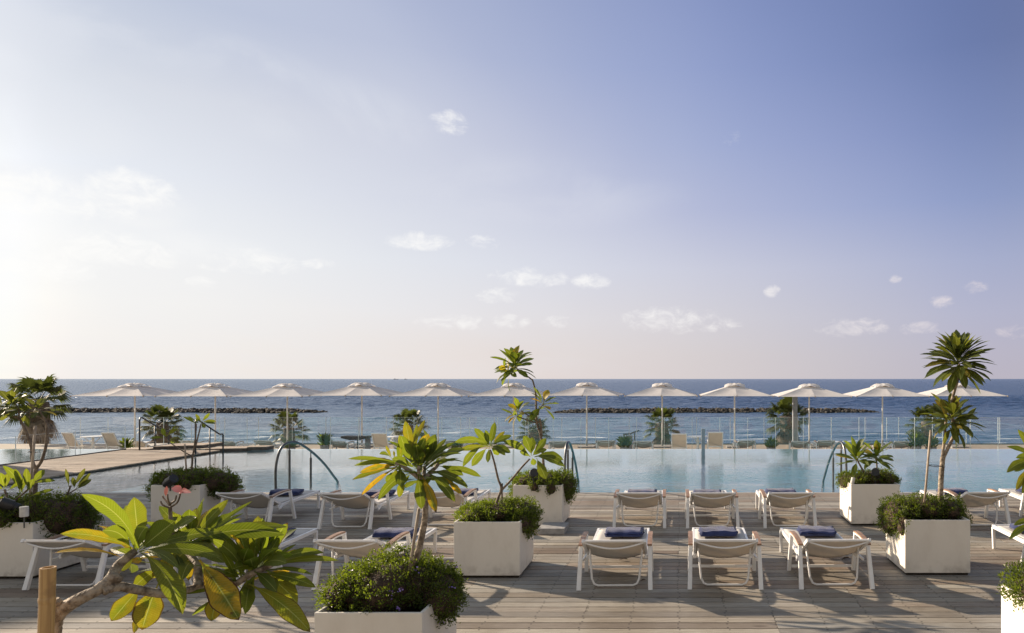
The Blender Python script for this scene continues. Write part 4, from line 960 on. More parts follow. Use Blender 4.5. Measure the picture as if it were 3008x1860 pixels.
# hollow open top
inn = [Vector((x_ + r0 * .72 * math.cos(a), y_ + r0 * .72 * math.sin(a), zt)) for a in [2 * math.pi * k / 20 for k in range(20)]]
outv = [Vector((x_ + r0 * math.cos(a), y_ + r0 * math.sin(a), zt)) for a in [2 * math.pi * k / 20 for k in range(20)]]
low = [v - Vector((0, 0, .05)) for v in inn]
mb.add(inn + outv + low, [(k, (k + 1) % 20, 20 + (k + 1) % 20, 20 + k) for k in range(20)] + [(k, (k + 1) % 20, 40 + (k + 1) % 20, 40 + k) for k in range(20)] + [tuple(range(40, 60))])
mb.build('cane', M['bamboo'], T, org, smooth=False)

# --- plumeria in the front planter (cut x1000.., y1220.. at 5.04)
s3 = 5.04
def C_(x, y, Z): return (1000 + x / s3, 1220 + y / s3, Z)
T = thing('plumeria_tree', (-1.95, 5.05, .58), 'plumeria with green and orange-yellow leaves on a leaning trunk above the purple-flowered shrub', 'tree', PG); org = (-1.95, 5.05, .58)
tm = MB()
trunk_px(tm, [(1200, 1716), (1206, 1693), (1217, 1655), (1228, 1622), (1238, 1580), (1246, 1540), (1250, 1500), C_(1240, 1200, 5.05), C_(1210, 1000, 5.05), C_(1190, 900, 5.05)], 5.05, .026, .019, 10, 5, .05)
trunk_px(tm, [C_(1190, 960, 5.05), C_(1100, 880, 5.0), C_(1000, 810, 4.97), C_(900, 740, 4.95), C_(820, 700, 4.95)], 5, .017, .012, 8, 4)
trunk_px(tm, [C_(1240, 960, 5.05), C_(1330, 850, 5.12), C_(1420, 760, 5.2), C_(1460, 690, 5.25)], 5, .017, .012, 8, 4)
trunk_px(tm, [C_(1230, 950, 5.05), C_(1240, 850, 5.1), C_(1245, 760, 5.15)], 5, .015, .012, 8, 4)
trunk_px(tm, [C_(1180, 930, 5.03), C_(1160, 840, 4.98), C_(1160, 760, 4.95)], 5, .014, .011, 8, 4)
tm.build('trunk', M['bark'], T, org, smooth=True)
lm = MB()
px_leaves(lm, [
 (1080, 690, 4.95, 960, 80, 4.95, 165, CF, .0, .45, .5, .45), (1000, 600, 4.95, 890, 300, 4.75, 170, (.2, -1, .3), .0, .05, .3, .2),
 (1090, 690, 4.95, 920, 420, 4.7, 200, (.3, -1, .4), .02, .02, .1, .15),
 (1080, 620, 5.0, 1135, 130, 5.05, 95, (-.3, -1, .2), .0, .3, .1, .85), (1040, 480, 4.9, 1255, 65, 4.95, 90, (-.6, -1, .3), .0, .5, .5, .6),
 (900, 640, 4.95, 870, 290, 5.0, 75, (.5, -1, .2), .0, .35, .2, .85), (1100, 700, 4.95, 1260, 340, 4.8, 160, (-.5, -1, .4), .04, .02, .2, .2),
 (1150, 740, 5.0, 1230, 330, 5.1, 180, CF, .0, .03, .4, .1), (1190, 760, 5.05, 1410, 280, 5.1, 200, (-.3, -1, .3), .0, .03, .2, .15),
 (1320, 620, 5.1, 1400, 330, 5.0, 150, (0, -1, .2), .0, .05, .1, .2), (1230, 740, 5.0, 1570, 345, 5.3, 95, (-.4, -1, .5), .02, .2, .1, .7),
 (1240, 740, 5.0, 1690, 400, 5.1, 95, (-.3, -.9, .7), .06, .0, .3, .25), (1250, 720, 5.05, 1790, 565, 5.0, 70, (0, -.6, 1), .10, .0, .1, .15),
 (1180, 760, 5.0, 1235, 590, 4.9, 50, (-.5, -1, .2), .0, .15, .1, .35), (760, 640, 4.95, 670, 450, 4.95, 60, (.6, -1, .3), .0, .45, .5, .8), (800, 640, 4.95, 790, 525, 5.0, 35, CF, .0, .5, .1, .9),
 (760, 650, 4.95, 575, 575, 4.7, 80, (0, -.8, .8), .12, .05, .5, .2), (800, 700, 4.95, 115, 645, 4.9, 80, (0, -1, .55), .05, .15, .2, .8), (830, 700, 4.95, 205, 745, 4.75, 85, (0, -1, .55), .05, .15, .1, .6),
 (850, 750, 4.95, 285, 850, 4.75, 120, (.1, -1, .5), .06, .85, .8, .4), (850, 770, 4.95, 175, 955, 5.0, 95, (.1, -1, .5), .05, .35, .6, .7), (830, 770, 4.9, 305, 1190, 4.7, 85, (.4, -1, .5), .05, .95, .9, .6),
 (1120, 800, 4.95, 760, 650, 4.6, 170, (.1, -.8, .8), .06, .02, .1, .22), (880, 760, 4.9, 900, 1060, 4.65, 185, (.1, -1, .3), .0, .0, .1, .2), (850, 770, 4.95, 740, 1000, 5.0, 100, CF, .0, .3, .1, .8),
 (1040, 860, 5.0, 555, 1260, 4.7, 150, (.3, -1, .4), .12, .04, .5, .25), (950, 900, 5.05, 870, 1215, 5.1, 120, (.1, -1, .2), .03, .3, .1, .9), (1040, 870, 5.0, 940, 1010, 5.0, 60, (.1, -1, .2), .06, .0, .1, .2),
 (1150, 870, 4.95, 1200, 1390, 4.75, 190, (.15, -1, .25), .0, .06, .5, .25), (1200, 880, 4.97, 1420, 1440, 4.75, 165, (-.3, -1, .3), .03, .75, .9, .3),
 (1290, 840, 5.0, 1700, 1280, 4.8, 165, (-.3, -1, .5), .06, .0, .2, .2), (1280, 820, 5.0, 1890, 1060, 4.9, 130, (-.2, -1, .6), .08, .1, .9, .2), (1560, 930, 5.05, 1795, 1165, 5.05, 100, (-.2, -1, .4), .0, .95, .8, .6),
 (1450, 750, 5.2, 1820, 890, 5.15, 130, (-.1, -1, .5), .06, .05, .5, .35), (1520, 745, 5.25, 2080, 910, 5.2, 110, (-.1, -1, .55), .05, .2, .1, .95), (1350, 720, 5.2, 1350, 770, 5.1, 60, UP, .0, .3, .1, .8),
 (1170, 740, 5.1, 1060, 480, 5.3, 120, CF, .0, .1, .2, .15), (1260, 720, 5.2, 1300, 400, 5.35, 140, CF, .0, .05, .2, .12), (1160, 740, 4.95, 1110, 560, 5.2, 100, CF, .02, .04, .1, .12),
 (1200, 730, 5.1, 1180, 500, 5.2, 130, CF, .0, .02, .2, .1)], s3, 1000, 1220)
_rr = random.Random(5); rosette(lm, P(*C_(1190, 800, 0)[:2], 5.1), (0, .1, 1), 20, .34, .085, _rr, -.3, .95, .05, .4, .2, 10); rosette(lm, P(*C_(1400, 740, 0)[:2], 5.25), (.4, .2, .8), 8, .30, .08, _rr, -.3, .8, .1, .4, .3, 10); rosette(lm, P(*C_(860, 720, 0)[:2], 5.05), (-.4, .2, .8), 8, .26, .07, _rr, -.2, .9, .3, .5, .4, 10)
lm.build('foliage', M['leaf'], T, org, smooth=True)
def stake(name, a, b, Z, r, label, cat='stake', mat='stake', Zt=None):
    T_ = P(a[0], a[1], Z); mb = MB(); q = P(b[0], b[1], Zt or Z)
    o = mb.tube([T_, T_.lerp(q, .33), T_.lerp(q, .66), q], [r * 1.1, r, r, r * .95], 8, True, .04).build(name, M[mat], origin=T_, smooth=True)
    tag(o, label, cat, 'support stakes in the planters'); return o
stake('support_stake', (1199, 1700), (1231, 1494), 4.98, .011, 'thin cane stake leaning against the trunk above the purple-flowered shrub', Zt=5.0)

# --- generic plumerias
def plum(base, label, trunks, tufts, Z, mat='leaf', bark='bark_dark', seed=1):
    org = tuple(P(base[0], base[1], Z)); T = thing('plumeria_tree', org, label, 'tree', PG); tm = MB(); lm = MB(); rr = random.Random(seed)
    for (pts, r0, r1) in trunks: trunk_px(tm, pts, Z, r0, r1, 8, 5, .05)
    tm.build('trunk', M[bark], T, org, smooth=True)
    for tf in tufts:
        u, v, dz, axis, n, L, W, lo, hi, yl, br, li = tf
        rosette(lm, P(u, v, Z + dz), axis, n, L, W, rr, lo, hi, yl, br, li)
    return T, lm, org
def fin(T, lm, org, mat='leaf'): lm.build('foliage', M[mat], T, org, smooth=True)
s4 = 3.286
def D_(x, y): return (1320 + x / s4, 980 + y / s4)
# centre planter
T, lm, org = plum((1455, 1510), 'young plumeria forking low in the centre planter, two tufts of bright green leaves',
  [([(1455, 1520), (1458, 1480), D_(500, 1500), D_(470, 1400), D_(430, 1230), D_(395, 1120)], .017, .010), ([D_(510, 1505), D_(600, 1410), D_(700, 1290), D_(775, 1210)], .014, .010)], [], 8.0)
px_leaves(lm, [
 (395, 1090, 8, 440, 855, 8.0, 75, (-.3, -1, .3), 0, .1, .2, .7), (390, 1090, 8, 240, 915, 8, 80, (.3, -1, .3), .03, .1, .1, .8), (385, 1090, 8, 350, 930, 7.9, 65, CF, 0, .05, .2, .5),
 (400, 1080, 8, 600, 985, 7.9, 70, (-.1, -1, .6), .05, .05, .2, .2), (410, 1060, 8, 535, 945, 8.1, 50, (-.2, -1, .6), .0, .5, .6, .4), (385, 1070, 8, 50, 1050, 7.8, 85, (0, -1, .5), .1, .15, .1, .85),
 (380, 1090, 8, 95, 1125, 7.8, 70, (0, -1, .5), .04, .3, .6, .4), (330, 1080, 7.9, 130, 1285, 7.8, 75, (.3, -1, .3), .1, .15, .3, .7), (370, 1100, 8, 215, 1280, 7.8, 90, (.3, -1, .3), .04, .15, .1, .95),
 (385, 1100, 8, 370, 1245, 7.8, 55, CF, 0, .0, .1, .15), (400, 1090, 8, 480, 1170, 8.1, 70, CF, .0, .1, .1, .8), (400, 1080, 8, 590, 1150, 7.8, 80, (-.2, -1, .5), .06, .0, .4, .2), (395, 1085, 8, 540, 1175, 7.75, 70, (-.2, -1, .4), .1, .0, .2, .15),
 (390, 1095, 8.1, 250, 1010, 8.2, 70, CF, .0, .0, .1, .3), (395, 1060, 8.1, 430, 960, 8.2, 60, CF, 0, .1, .1, .4),
 (780, 1190, 8, 520, 1040, 7.8, 90, (.2, -1, .6), .1, .1, .3, .35), (790, 1180, 8, 720, 985, 8, 105, CF, .05, .05, .2, .45), (790, 1180, 8, 800, 1000, 8.1, 90, (-.2, -1, .3), .0, .1, .1, .7),
 (810, 1170, 8, 935, 1010, 8, 85, (-.3, -1, .4), .0, .1, .1, .8), (830, 1150, 8, 940, 1120, 7.9, 55, (-.1, -1, .5), .03, .15, .1, .75), (820, 1190, 8, 1100, 1220, 7.8, 90, (-.1, -1, .7), .12, .1, .1, .7),
 (820, 1190, 7.95, 1110, 1280, 7.7, 90, (-.1, -1, .6), .10, .05, .1, .3), (840, 1200, 8, 935, 1405, 7.8, 105, (-.2, -1, .3), .0, .2, .1, .7), (800, 1195, 8, 820, 1270, 8.1, 70, CF, .0, .1, .1, .9),
 (780, 1190, 8, 680, 1140, 7.8, 60, (.1, -1, .5), .05, .0, .5, .2), (800, 1180, 8.1, 880, 1110, 8.2, 70, CF, .0, .0, .1, .2)], s4, 1320, 980)
fin(T, lm, org)
stake('support_stake', (1474, 1505), (1475, 1420), 8.02, .010, 'short dark stake beside the fork of the young plumeria in the centre planter', mat='bark_dark')
# tall one, back centre
T, lm, org = plum((1600, 1400), 'tall thin plumeria rising above the horizon from the back centre planter, four small tufts',
  [([(1601, 1425), (1597, 1370), (1592, 1310), D_(880, 980), D_(850, 880), D_(838, 780), D_(836, 640), D_(825, 530), D_(800, 440)], .022, .011),
   ([D_(885, 1010), D_(885, 900), D_(870, 820)], .022, .017), ([D_(803, 450), D_(750, 410), D_(680, 360), D_(630, 320)], .011, .008), ([D_(640, 340), D_(590, 375), D_(545, 375)], .007, .006),
   ([D_(870, 860), D_(820, 830), D_(760, 790), D_(690, 745)], .012, .008), ([D_(860, 870), D_(780, 845), D_(680, 810), D_(650, 795)], .011, .007), ([D_(855, 790), D_(870, 730), D_(905, 680)], .011, .008)],
  [(*D_(630, 300), 0, (0, -.2, 1), 32, .38, .105, -.45, .9, .05, .2, .4), (*D_(550, 370), 0, (-.6, -.2, .4), 14, .29, .08, -.5, .8, .2, .4, .5), (*D_(665, 740), 0, (-.3, -.2, .9), 12, .27, .085, -.5, .9, .35, .5, .5),
   (*D_(640, 800), 0, (-.6, -.2, -.3), 6, .25, .07, -.2, .9, .5, .6, .5), (*D_(910, 670), 0, (.3, -.2, .9), 13, .32, .11, -.6, .9, .35, .5, .5)], 10.7, seed=5)
fin(T, lm, org)
# left back planter
def E_(x, y): return (380 + x / 6.115, 1200 + y / 6.115)
T, lm, org = plum((562, 1394), 'slim plumeria with few leaves branching in the left back planter, before the pier rails',
  [([(561, 1400), E_(1130, 980), E_(1135, 870), E_(1165, 720), E_(1190, 480), E_(1205, 280)], .016, .009), ([E_(1185, 720), E_(1220, 560), E_(1260, 400), E_(1290, 270)], .011, .008),
   ([E_(1125, 860), E_(1000, 790), E_(860, 700), E_(740, 620), E_(640, 530)], .010, .007)], [], 10.7)
px_leaves(lm, [(1290, 250, 10.7, 1190, 100, 10.7, 60, CF, 0, .2, .1, .6), (1300, 240, 10.7, 1445, 85, 10.7, 65, CF, 0, .2, .1, .75), (1300, 250, 10.7, 1560, 235, 10.6, 65, (0, -1, .5), .08, .3, .5, .5), (1320, 260, 10.7, 1555, 270, 10.5, 45, (0, -1, .5), .04, .1, .5, .3),
 (1300, 260, 10.7, 1360, 350, 10.6, 70, CF, 0, .3, .2, .6), (1210, 290, 10.7, 965, 150, 10.6, 55, (0, -1, .5), .06, .2, .1, .7), (1210, 240, 10.7, 1050, 140, 10.7, 32, (0, -1, .5), .02, .0, .2, .1), (1215, 260, 10.7, 1215, 170, 10.7, 45, CF, 0, .0, .2, .2), (1190, 270, 10.7, 1250, 240, 10.7, 40, UP, 0, .0, .2, .2),
 (640, 520, 10.7, 590, 350, 10.7, 85, CF, 0, .15, .1, .9), (640, 530, 10.7, 365, 540, 10.6, 60, (0, -1, .6), .07, .1, .4, .35), (660, 500, 10.7, 880, 345, 10.6, 50, (-.2, -1, .5), .0, .4, .3, .7), (670, 500, 10.7, 840, 300, 10.8, 40, CF, 0, .4, .5, .5), (655, 510, 10.7, 640, 460, 10.7, 40, CF, 0, .3, .2, .8)], 6.115, 380, 1200)
fin(T, lm, org)
stake('support_stake', (548, 1392), E_(995, 640), 10.65, .012, 'short grey stake beside the slim plumeria in the left back planter')
# left planter: tall forked one
s6 = 3.4375
def Q_(x, y): return (x / s6, 1060 + y / s6)
T, lm, org = plum((100, 1478), 'tall forked plumeria with brownish leaves at the left frame edge, tied to a stake',
  [([(100, 1490), Q_(350, 1400), Q_(358, 1200), Q_(365, 1090)], .027, .021), ([Q_(360, 1090), Q_(325, 1000), Q_(318, 880), Q_(280, 760), Q_(230, 650), Q_(190, 585), Q_(110, 555), Q_(40, 525)], .017, .010),
   ([Q_(365, 1090), Q_(420, 1010), Q_(460, 880), Q_(475, 750), Q_(470, 650), Q_(450, 595)], .017, .012), ([Q_(450, 600), Q_(400, 570), Q_(330, 545), Q_(250, 520)], .010, .007), ([Q_(190, 585), Q_(190, 500), Q_(160, 440)], .010, .007), ([Q_(455, 590), Q_(420, 540), Q_(385, 480)], .010, .007)],
  [(*Q_(110, 420), 0, (-.2, -.2, 1), 13, .27, .075, -.4, .9, .15, .7, .35), (*Q_(20, 470), 0, (-.5, -.2, .6), 9, .25, .07, -.5, .8, .1, .6, .3), (*Q_(190, 450), 0, (.1, -.2, 1), 10, .25, .06, -.5, .9, .1, .7, .3),
   (*Q_(385, 480), 0, (0, -.2, 1), 9, .20, .06, -.5, .9, .2, .7, .35), (*Q_(240, 520), 0, (-.3, -.2, .8), 8, .18, .05, -.6, .9, .2, .7, .3)], 8.1, seed=8)
fin(T, lm, org, 'leaf_dark')
stake('support_stake', (86, 1490), Q_(356, 655), 7.98, .013, 'tall grey stake tied to the forked plumeria at the left edge', Zt=8.02)
T, lm, org = plum((25, 1480), 'short plumeria shoots with broad green leaves low in the left edge planter',
  [([Q_(90, 1440), Q_(65, 1360), Q_(45, 1300)], .013, .010), ([Q_(130, 1430), Q_(200, 1370), Q_(280, 1300), Q_(320, 1240)], .012, .009)], [], 7.85, seed=9)
px_leaves(lm, [(200, 1330, 7.8, 30, 1060, 7.8, 85, (.4, -1, .3), .10, .1, .1, .8), (230, 1330, 7.85, 150, 1090, 7.8, 70, (.3, -1, .2), .0, .1, .4, .25), (45, 1290, 7.8, 5, 1130, 7.7, 75, CF, 0, .15, .1, .9), (60, 1285, 7.8, 75, 1135, 7.8, 60, CF, 0, .2, .7, .6),
 (80, 1310, 7.8, 215, 1220, 7.8, 40, CF, .02, .1, .1, .7), (40, 1300, 7.8, -60, 1260, 7.7, 40, CF, .02, .1, .1, .7), (280, 1300, 7.8, 265, 1085, 7.8, 70, CF, 0, .15, .3, .5), (320, 1240, 7.85, 450, 1100, 7.8, 75, (-.3, -1, .3), .0, .15, .1, .95), (330, 1240, 7.85, 560, 1210, 7.7, 45, (0, -1, .6), .06, .1, .2, .6),
 (300, 1370, 7.85, 545, 1300, 7.7, 42, (0, -1, .6), .04, .1, .3, .5), (210, 1340, 7.85, 240, 1180, 7.8, 55, CF, 0, .1, .3, .4), (270, 1330, 7.8, 340, 1190, 7.8, 60, CF, 0, .1, .2, .4), (150, 1420, 7.8, -20, 1375, 7.7, 30, CF, .02, .1, .1, .5), (200, 1330, 7.8, 180, 1150, 7.85, 45, CF, 0, .05, .5, .2)], s6, 0, 1060)
fin(T, lm, org)
T, lm, org = plum((185, 1470), 'small forked plumeria shoot at the right side of the left edge planter',
  [([Q_(620, 1430), Q_(670, 1360), Q_(700, 1300), Q_(712, 1260)], .011, .008), ([Q_(670, 1360), Q_(720, 1325), Q_(770, 1295)], .008, .007)], [], 8.2)
px_leaves(lm, [(700, 1280, 8.2, 662, 1090, 8.2, 36, (.4, -1, .2), .0, .05, .5, .2), (750, 1280, 8.2, 735, 1175, 8.2, 45, CF, 0, 0, .6, .2), (745, 1270, 8.2, 860, 1085, 8.2, 46, CF, 0, .0, .6, .15), (770, 1290, 8.2, 915, 1135, 8.1, 50, CF, .03, .15, .3, .5),
 (775, 1300, 8.2, 925, 1195, 8.1, 48, CF, .02, .1, .4, .4), (775, 1300, 8.2, 895, 1170, 8.2, 45, CF, 0, .2, .5, .5), (755, 1280, 8.15, 752, 1200, 8.1, 30, CF, 0, 0, .4, .2)], s6, 0, 1060)
fin(T, lm, org, 'leaf_dark')
# right: tall double plumeria
s5 = 3.4375
def W_(x, y): return (2640 + x / s5, 960 + y / s5)
T, lm, org = plum((2762, 1478), 'tall double-stemmed plumeria with two dense dark tufts standing against the sky on the right',
  [([(2761, 1488), (2763, 1440), W_(430, 1500), W_(438, 1400), W_(445, 1320)], .034, .030), ([W_(440, 1330), W_(450, 1230), W_(465, 1120), W_(470, 1020), W_(475, 960)], .020, .014),
   ([W_(450, 1325), W_(500, 1220), W_(550, 1110), W_(568, 1050), W_(550, 960), W_(530, 860), W_(535, 760), W_(560, 660), W_(590, 560), W_(605, 460), W_(610, 370)], .022, .016)],
  [(*W_(600, 330), 0, (0, -.25, 1), 74, .43, .092, -.62, .97, .03, .35, .35), (*W_(590, 300), .05, (.1, -.2, 1), 20, .38, .09, -.3, .98, .03, .3, .55),
   (*W_(545, 900), 0, (0, -.3, 1), 34, .37, .095, -.35, .95, .08, .45, .4), (*W_(480, 960), 0, (-.4, -.3, .5), 14, .30, .07, -.5, .8, .15, .5, .45), (*W_(600, 1010), 0, (.5, -.3, .2), 10, .33, .065, -.5, .8, .08, .5, .3)], 8.12, bark='bark', seed=21)
fin(T, lm, org, 'leaf_dark')
stake('support_stake', (2715, 1485), W_(323, 1043), 8.0, .014, 'straight pale stake tied to the tall double plumeria on the right', Zt=8.05)
for (lab, a, b, Zs) in (('thin black tie between the pale stake and the tall right plumeria', W_(290, 1395), W_(440, 1415), 8.05), ('thin black tie round the stake and the forked plumeria at the left edge', Q_(300, 922), Q_(345, 926), 8.05)):
    p0, p1 = P(*a, Zs), P(*b, Zs); mid = (p0 + p1) / 2
    mb = MB(); e = Vector((0, .035, 0))
    mb.tube(smoothpts([p0 - e * .4, mid - e - Vector((0, 0, -.012)), p1 - e, p1 + Vector((.03, 0, 0)), p1 + e, mid + e + Vector((0, 0, -.012)), p0 + e * .4, p0 - Vector((.015, 0, 0)), p0 - e * .4], 4), .0035, 5, False)
    o = mb.build('plant_tie', M['cord'], origin=p0, smooth=True); tag(o, lab, 'tie', 'plant ties')
# right back planter: two short tufts
def V_(x, y): return (2240 + x / 3.023, 960 + y / 3.023)
T, lm, org = plum((2535, 1400), 'short two-tufted plumeria in the right back planter in front of the pool rail',
  [([V_(925, 1340), V_(900, 1290), V_(860, 1220), V_(835, 1170)], .016, .011), ([V_(1005, 1330), V_(1015, 1250), V_(1010, 1180), V_(1005, 1140)], .015, .010)],
  [(*V_(830, 1160), 0, (-.2, -.3, 1), 28, .40, .08, -.2, .95, .08, .25, .4), (*V_(1010, 1150), 0, (.15, -.3, 1), 20, .36, .09, -.3, .95, .08, .2, .5)], 10.75, bark='bark_dark', seed=31)
fin(T, lm, org)
# right edge: tuft reaching into frame
T, lm, org = plum((3060, 1640), 'plumeria at the right frame edge, only a few long yellow-green leaves reaching in',
  [([(3070, 1720), (3062, 1600), (3050, 1480), (3042, 1360)], .02, .015), ([(3062, 1600), (3062, 1560), (3050, 1530)], .013, .01)], [], 5.05)
px_leaves(lm, [(3045, 1355, 5.05, 2990, 1262, 4.93, 26, (.3, -1, .3), .05, .2, .2, .8), (3045, 1350, 5.0, 2958, 1312, 4.93, 18, (.2, -1, .6), .10, .15, .1, .7), (3045, 1350, 5.0, 2984, 1345, 4.86, 22, (.2, -1, .6), .12, .1, .1, .6),
 (3045, 1352, 5.0, 2957, 1388, 4.86, 30, (.3, -1, .5), .12, .2, .2, .7), (3045, 1355, 5.0, 2980, 1385, 4.93, 26, (.3, -1, .5), .08, .1, .2, .5), (3045, 1358, 5.0, 2985, 1440, 4.93, 26, (.4, -1, .4), .05, .5, .3, .7), (3045, 1358, 5.0, 3003, 1450, 4.93, 28, (.3, -1, .4), .0, .3, .3, .6),
 (3050, 1530, 5.0, 2978, 1543, 4.86, 20, (.3, -1, .7), .10, .2, .1, .6), (3050, 1535, 5.0, 2965, 1585, 4.86, 22, (.3, -1, .6), .10, .15, .1, .8), (3045, 1350, 5.05, 3100, 1300, 5.1, 26, CF, .05, .1, .1, .6), (3045, 1350, 5.05, 3060, 1260, 5.1, 26, CF, 0, .1, .1, .6)], 1, 0, 0)
fin(T, lm, org)

# ---------------------------------------------------------------- garden lamps in the planters
def spot(u, v, Z, aim, r, L, label, mat='black_plastic', zbase=.6, tilt=None):
    c0 = P(u, v, Z); aim = Vector(aim).normalized(); org = (c0.x, c0.y, zbase)
    T = thing('garden_spotlight', org, label, 'spotlight', 'garden spotlights in the planters')
    mb = MB(); b = c0 - aim * L / 2; e = c0 + aim * L / 2
    mb.tube([b - aim * r * .5, b - aim * r * .25, b, b + aim * L * .3, b + aim * L * .32, e - aim * .005, e, e - aim * .02], [r * .35, r * .7, r * .8, r * .82, r, r, r * .9, r * .8], 20)
    mb.build('housing', M[mat], T, org, smooth=False)
    mb = MB(); mb.tube([c0 + Vector((0, 0, -r * .5)), (c0.x, c0.y, c0.z - r * 1.6), (c0.x, c0.y, zbase - .06)], .010, 8); mb.tube([(c0.x - r, c0.y, c0.z), (c0.x - r, c0.y, c0.z - r * 1.4), (c0.x + r, c0.y, c0.z - r * 1.4), (c0.x + r, c0.y, c0.z)], .006, 6)
    mb.build('bracket', M[mat], T, org); return T
spot(1567, 1390, 10.3, (.35, -.9, .25), .062, .16, 'round black spotlight in the back centre planter')
spot(500, 1414, 10.3, (.8, -.3, .45), .068, .20, 'black spotlight tilted up on the rim of the left back planter')
spot(2571, 1389, 10.55, (-.2, -.9, .3), .062, .15, 'black spotlight among brown twigs of the right back planter')
spot(25, 1484, 7.72, (-.6, -.6, .5), .065, .17, 'black spotlight at the left frame edge under the short plumeria shoots')
def lampcyl(u, v, Z, r, h, label, tilt=0.0):
    c0 = P(u, v, Z); org = (c0.x, c0.y, c0.z - .16)
    T = thing('garden_lamp', org, label, 'garden lamp', 'small pale cylinder lamps')
    e = Vector((math.sin(tilt), 0, math.cos(tilt)))
    MB().tube([c0 - e * h / 2, c0 - e * h * .46, c0 + e * h * .46, c0 + e * h / 2], [r * .9, r, r, r * .92], 16).build('housing', M['white_plastic'], T, org)
    MB().tube([c0 - e * h / 2, c0 - Vector((0, 0, .18))], .007, 8).build('stem', M['steel'], T, org)
lampcyl(71, 1503, 7.62, .040, .11, 'pale cylinder lamp on a stem at the rim of the left edge planter')
lampcyl(2505, 1412, 10.46, .030, .095, 'small pale tilted cylinder lamp at the rim of the right back planter', .2)

# ---------------------------------------------------------------- pool hand rails
def hoop(path, posts, label, r=.024, nx=0):
    p0 = Vector(path[0]); T = thing('pool_handrail', p0, label, 'handrail', 'curved steel pool handrails')
    MB().tube(smoothpts(path, 6), r, 12).build('curved_rail', M['steel'], T, p0, smooth=True)
    for (x, y, zt, zb) in posts:
        pm = MB(); pm.tube([(x, y, zb), (x, y, zt - .12)], .022, 12); pm.tube([(x, y, zt - .12), (x, y, zt + .005)], .011, 10); pm.tube([(x, y, -.002 if zb > -.1 else zb), (x, y, .012 if zb > -.1 else zb + .01)], .04, 14)
        pm.build('post', M['steel'], T, p0, smooth=False)
def hoop_at(x0, x1, label):
    L = lambda f: x0 + (x1 - x0) * f
    path = [(L(0), 13.62, -.12), (L(.0), 13.60, .2), (L(.02), 13.60, .52), (L(.08), 13.68, .80), (L(.18), 13.84, .925), (L(.34), 14.08, .90), (L(.55), 14.38, .70), (L(.75), 14.68, .42), (L(.93), 14.93, .10), (L(1.0), 15.03, -.05), (L(1.1), 15.2, -.5)]
    hoop(path, [(L(.2), 13.90, .90, -.12), (L(.55), 14.36, .69, -1.3)], label)
hoop_at(-7.87, -7.35, 'curved steel pool handrail on the left, framed by the lounger towels')
hoop_at(-2.22, -2.16, 'narrow curved steel pool handrail seen edge-on beside the back centre planter')
hoop_at(3.28, 3.12, 'curved steel pool handrail behind the right back planter')

# ---------------------------------------------------------------- pier rails, glass and steps
def pier_rail(x, y0, label):
    p0 = Vector((x, y0, .02)); T = thing('stair_handrail', p0, label, 'handrail', 'dark handrails at the end of the pier')
    pts = [(x, y0, .02), (x, y0, .5), (x, y0, .95), (x, y0 + .03, 1.0), (x, y0 + .10, 1.01), (x, y0 + 1.02, .53), (x, y0 + 1.08, .51), (x, y0 + 1.19, .51), (x, y0 + 1.22, .48), (x, y0 + 1.22, -.6)]
    MB().tube(pts, .023, 10).build('rail', M['dark_metal'], T, p0, smooth=True)
    MB().tube([(x, y0 + .62, .72), (x, y0 + .62, -.6)], .018, 10).build('middle_post', M['dark_metal'], T, p0, smooth=True)
pier_rail(-16.45, 21.25, 'dark sloping stair handrail on the left side of the pier end')
pier_rail(-13.98, 20.15, 'dark sloping stair handrail on the right side of the pier end, over the water')
def glass_fence(name, p0, p1, n, z0, z1, label, group, edges=None):
    p0, p1 = Vector(p0), Vector(p1); T = thing(name, (p0.x, p0.y, z0), label, 'glass fence', group); org = Vector((p0.x, p0.y, z0))
    ax = (p1 - p0) / n; u = ax.normalized(); nn = Vector((-u.y, u.x, 0)) * .006
    for i in range(n):
        a = p0 + ax * i + u * .012; b = p0 + ax * (i + 1) - u * .012; mb = MB()
        vs = [Vector((q.x, q.y, z)) + s * nn for s in (-1, 1) for (q, z) in ((a, z0), (b, z0), (b, z1), (a, z1))]
        mb.add(vs, [(0, 1, 2, 3), (7, 6, 5, 4)]); pn = mb.build('glass_pane', M['glass'], T, org)
        mb = MB(); mb.beam((b.x, b.y, z0), (b.x, b.y, z1), .016, .012, tuple(u)); mb.beam((a.x, a.y, z1), (b.x, b.y, z1), .004, .012, (0, 0, 1))
        mb.build('glass_edge', M['glass_edge'], pn)
        pn.children[0].location = (0, 0, 0); me = pn.children[0].data
        for vtx in me.vertices: vtx.co -= org
    mb = MB(); mb.beam((p0.x, p0.y, z0 + .02), (p1.x, p1.y, z0 + .02), .05, .05, tuple(u.cross(Vector((0, 0, 1))))); mb.build('base_rail', M['steel'], T, org)
X0 = (972 - CX) / F * 26.5; pw = 81.7 / F * 26.5
glass_fence('glass_fence', (X0 - 10 * pw, 26.5, 0), (X0 + 30 * pw, 26.5, 0), 40, -.75, .735, 'long clear glass fence on the terrace, nearer of two, before the beach loungers', 'glass fences')
X1 = (2146 - CX) / F * 31.3; pf = 1.515
glass_fence('glass_fence', (X1 - 16 * pf, 31.3, 0), (X1 + 10 * pf, 31.3, 0), 26, -.75, .47, 'farther clear glass fence at the seaward edge of the terrace, behind the parasols', 'glass fences')
glass_fence('glass_fence', (-17.08, 14.4, 0), (-17.08, 21.5, 0), 4, .0, .72, 'low glass fence along the left side of the wooden pier', 'glass fences')
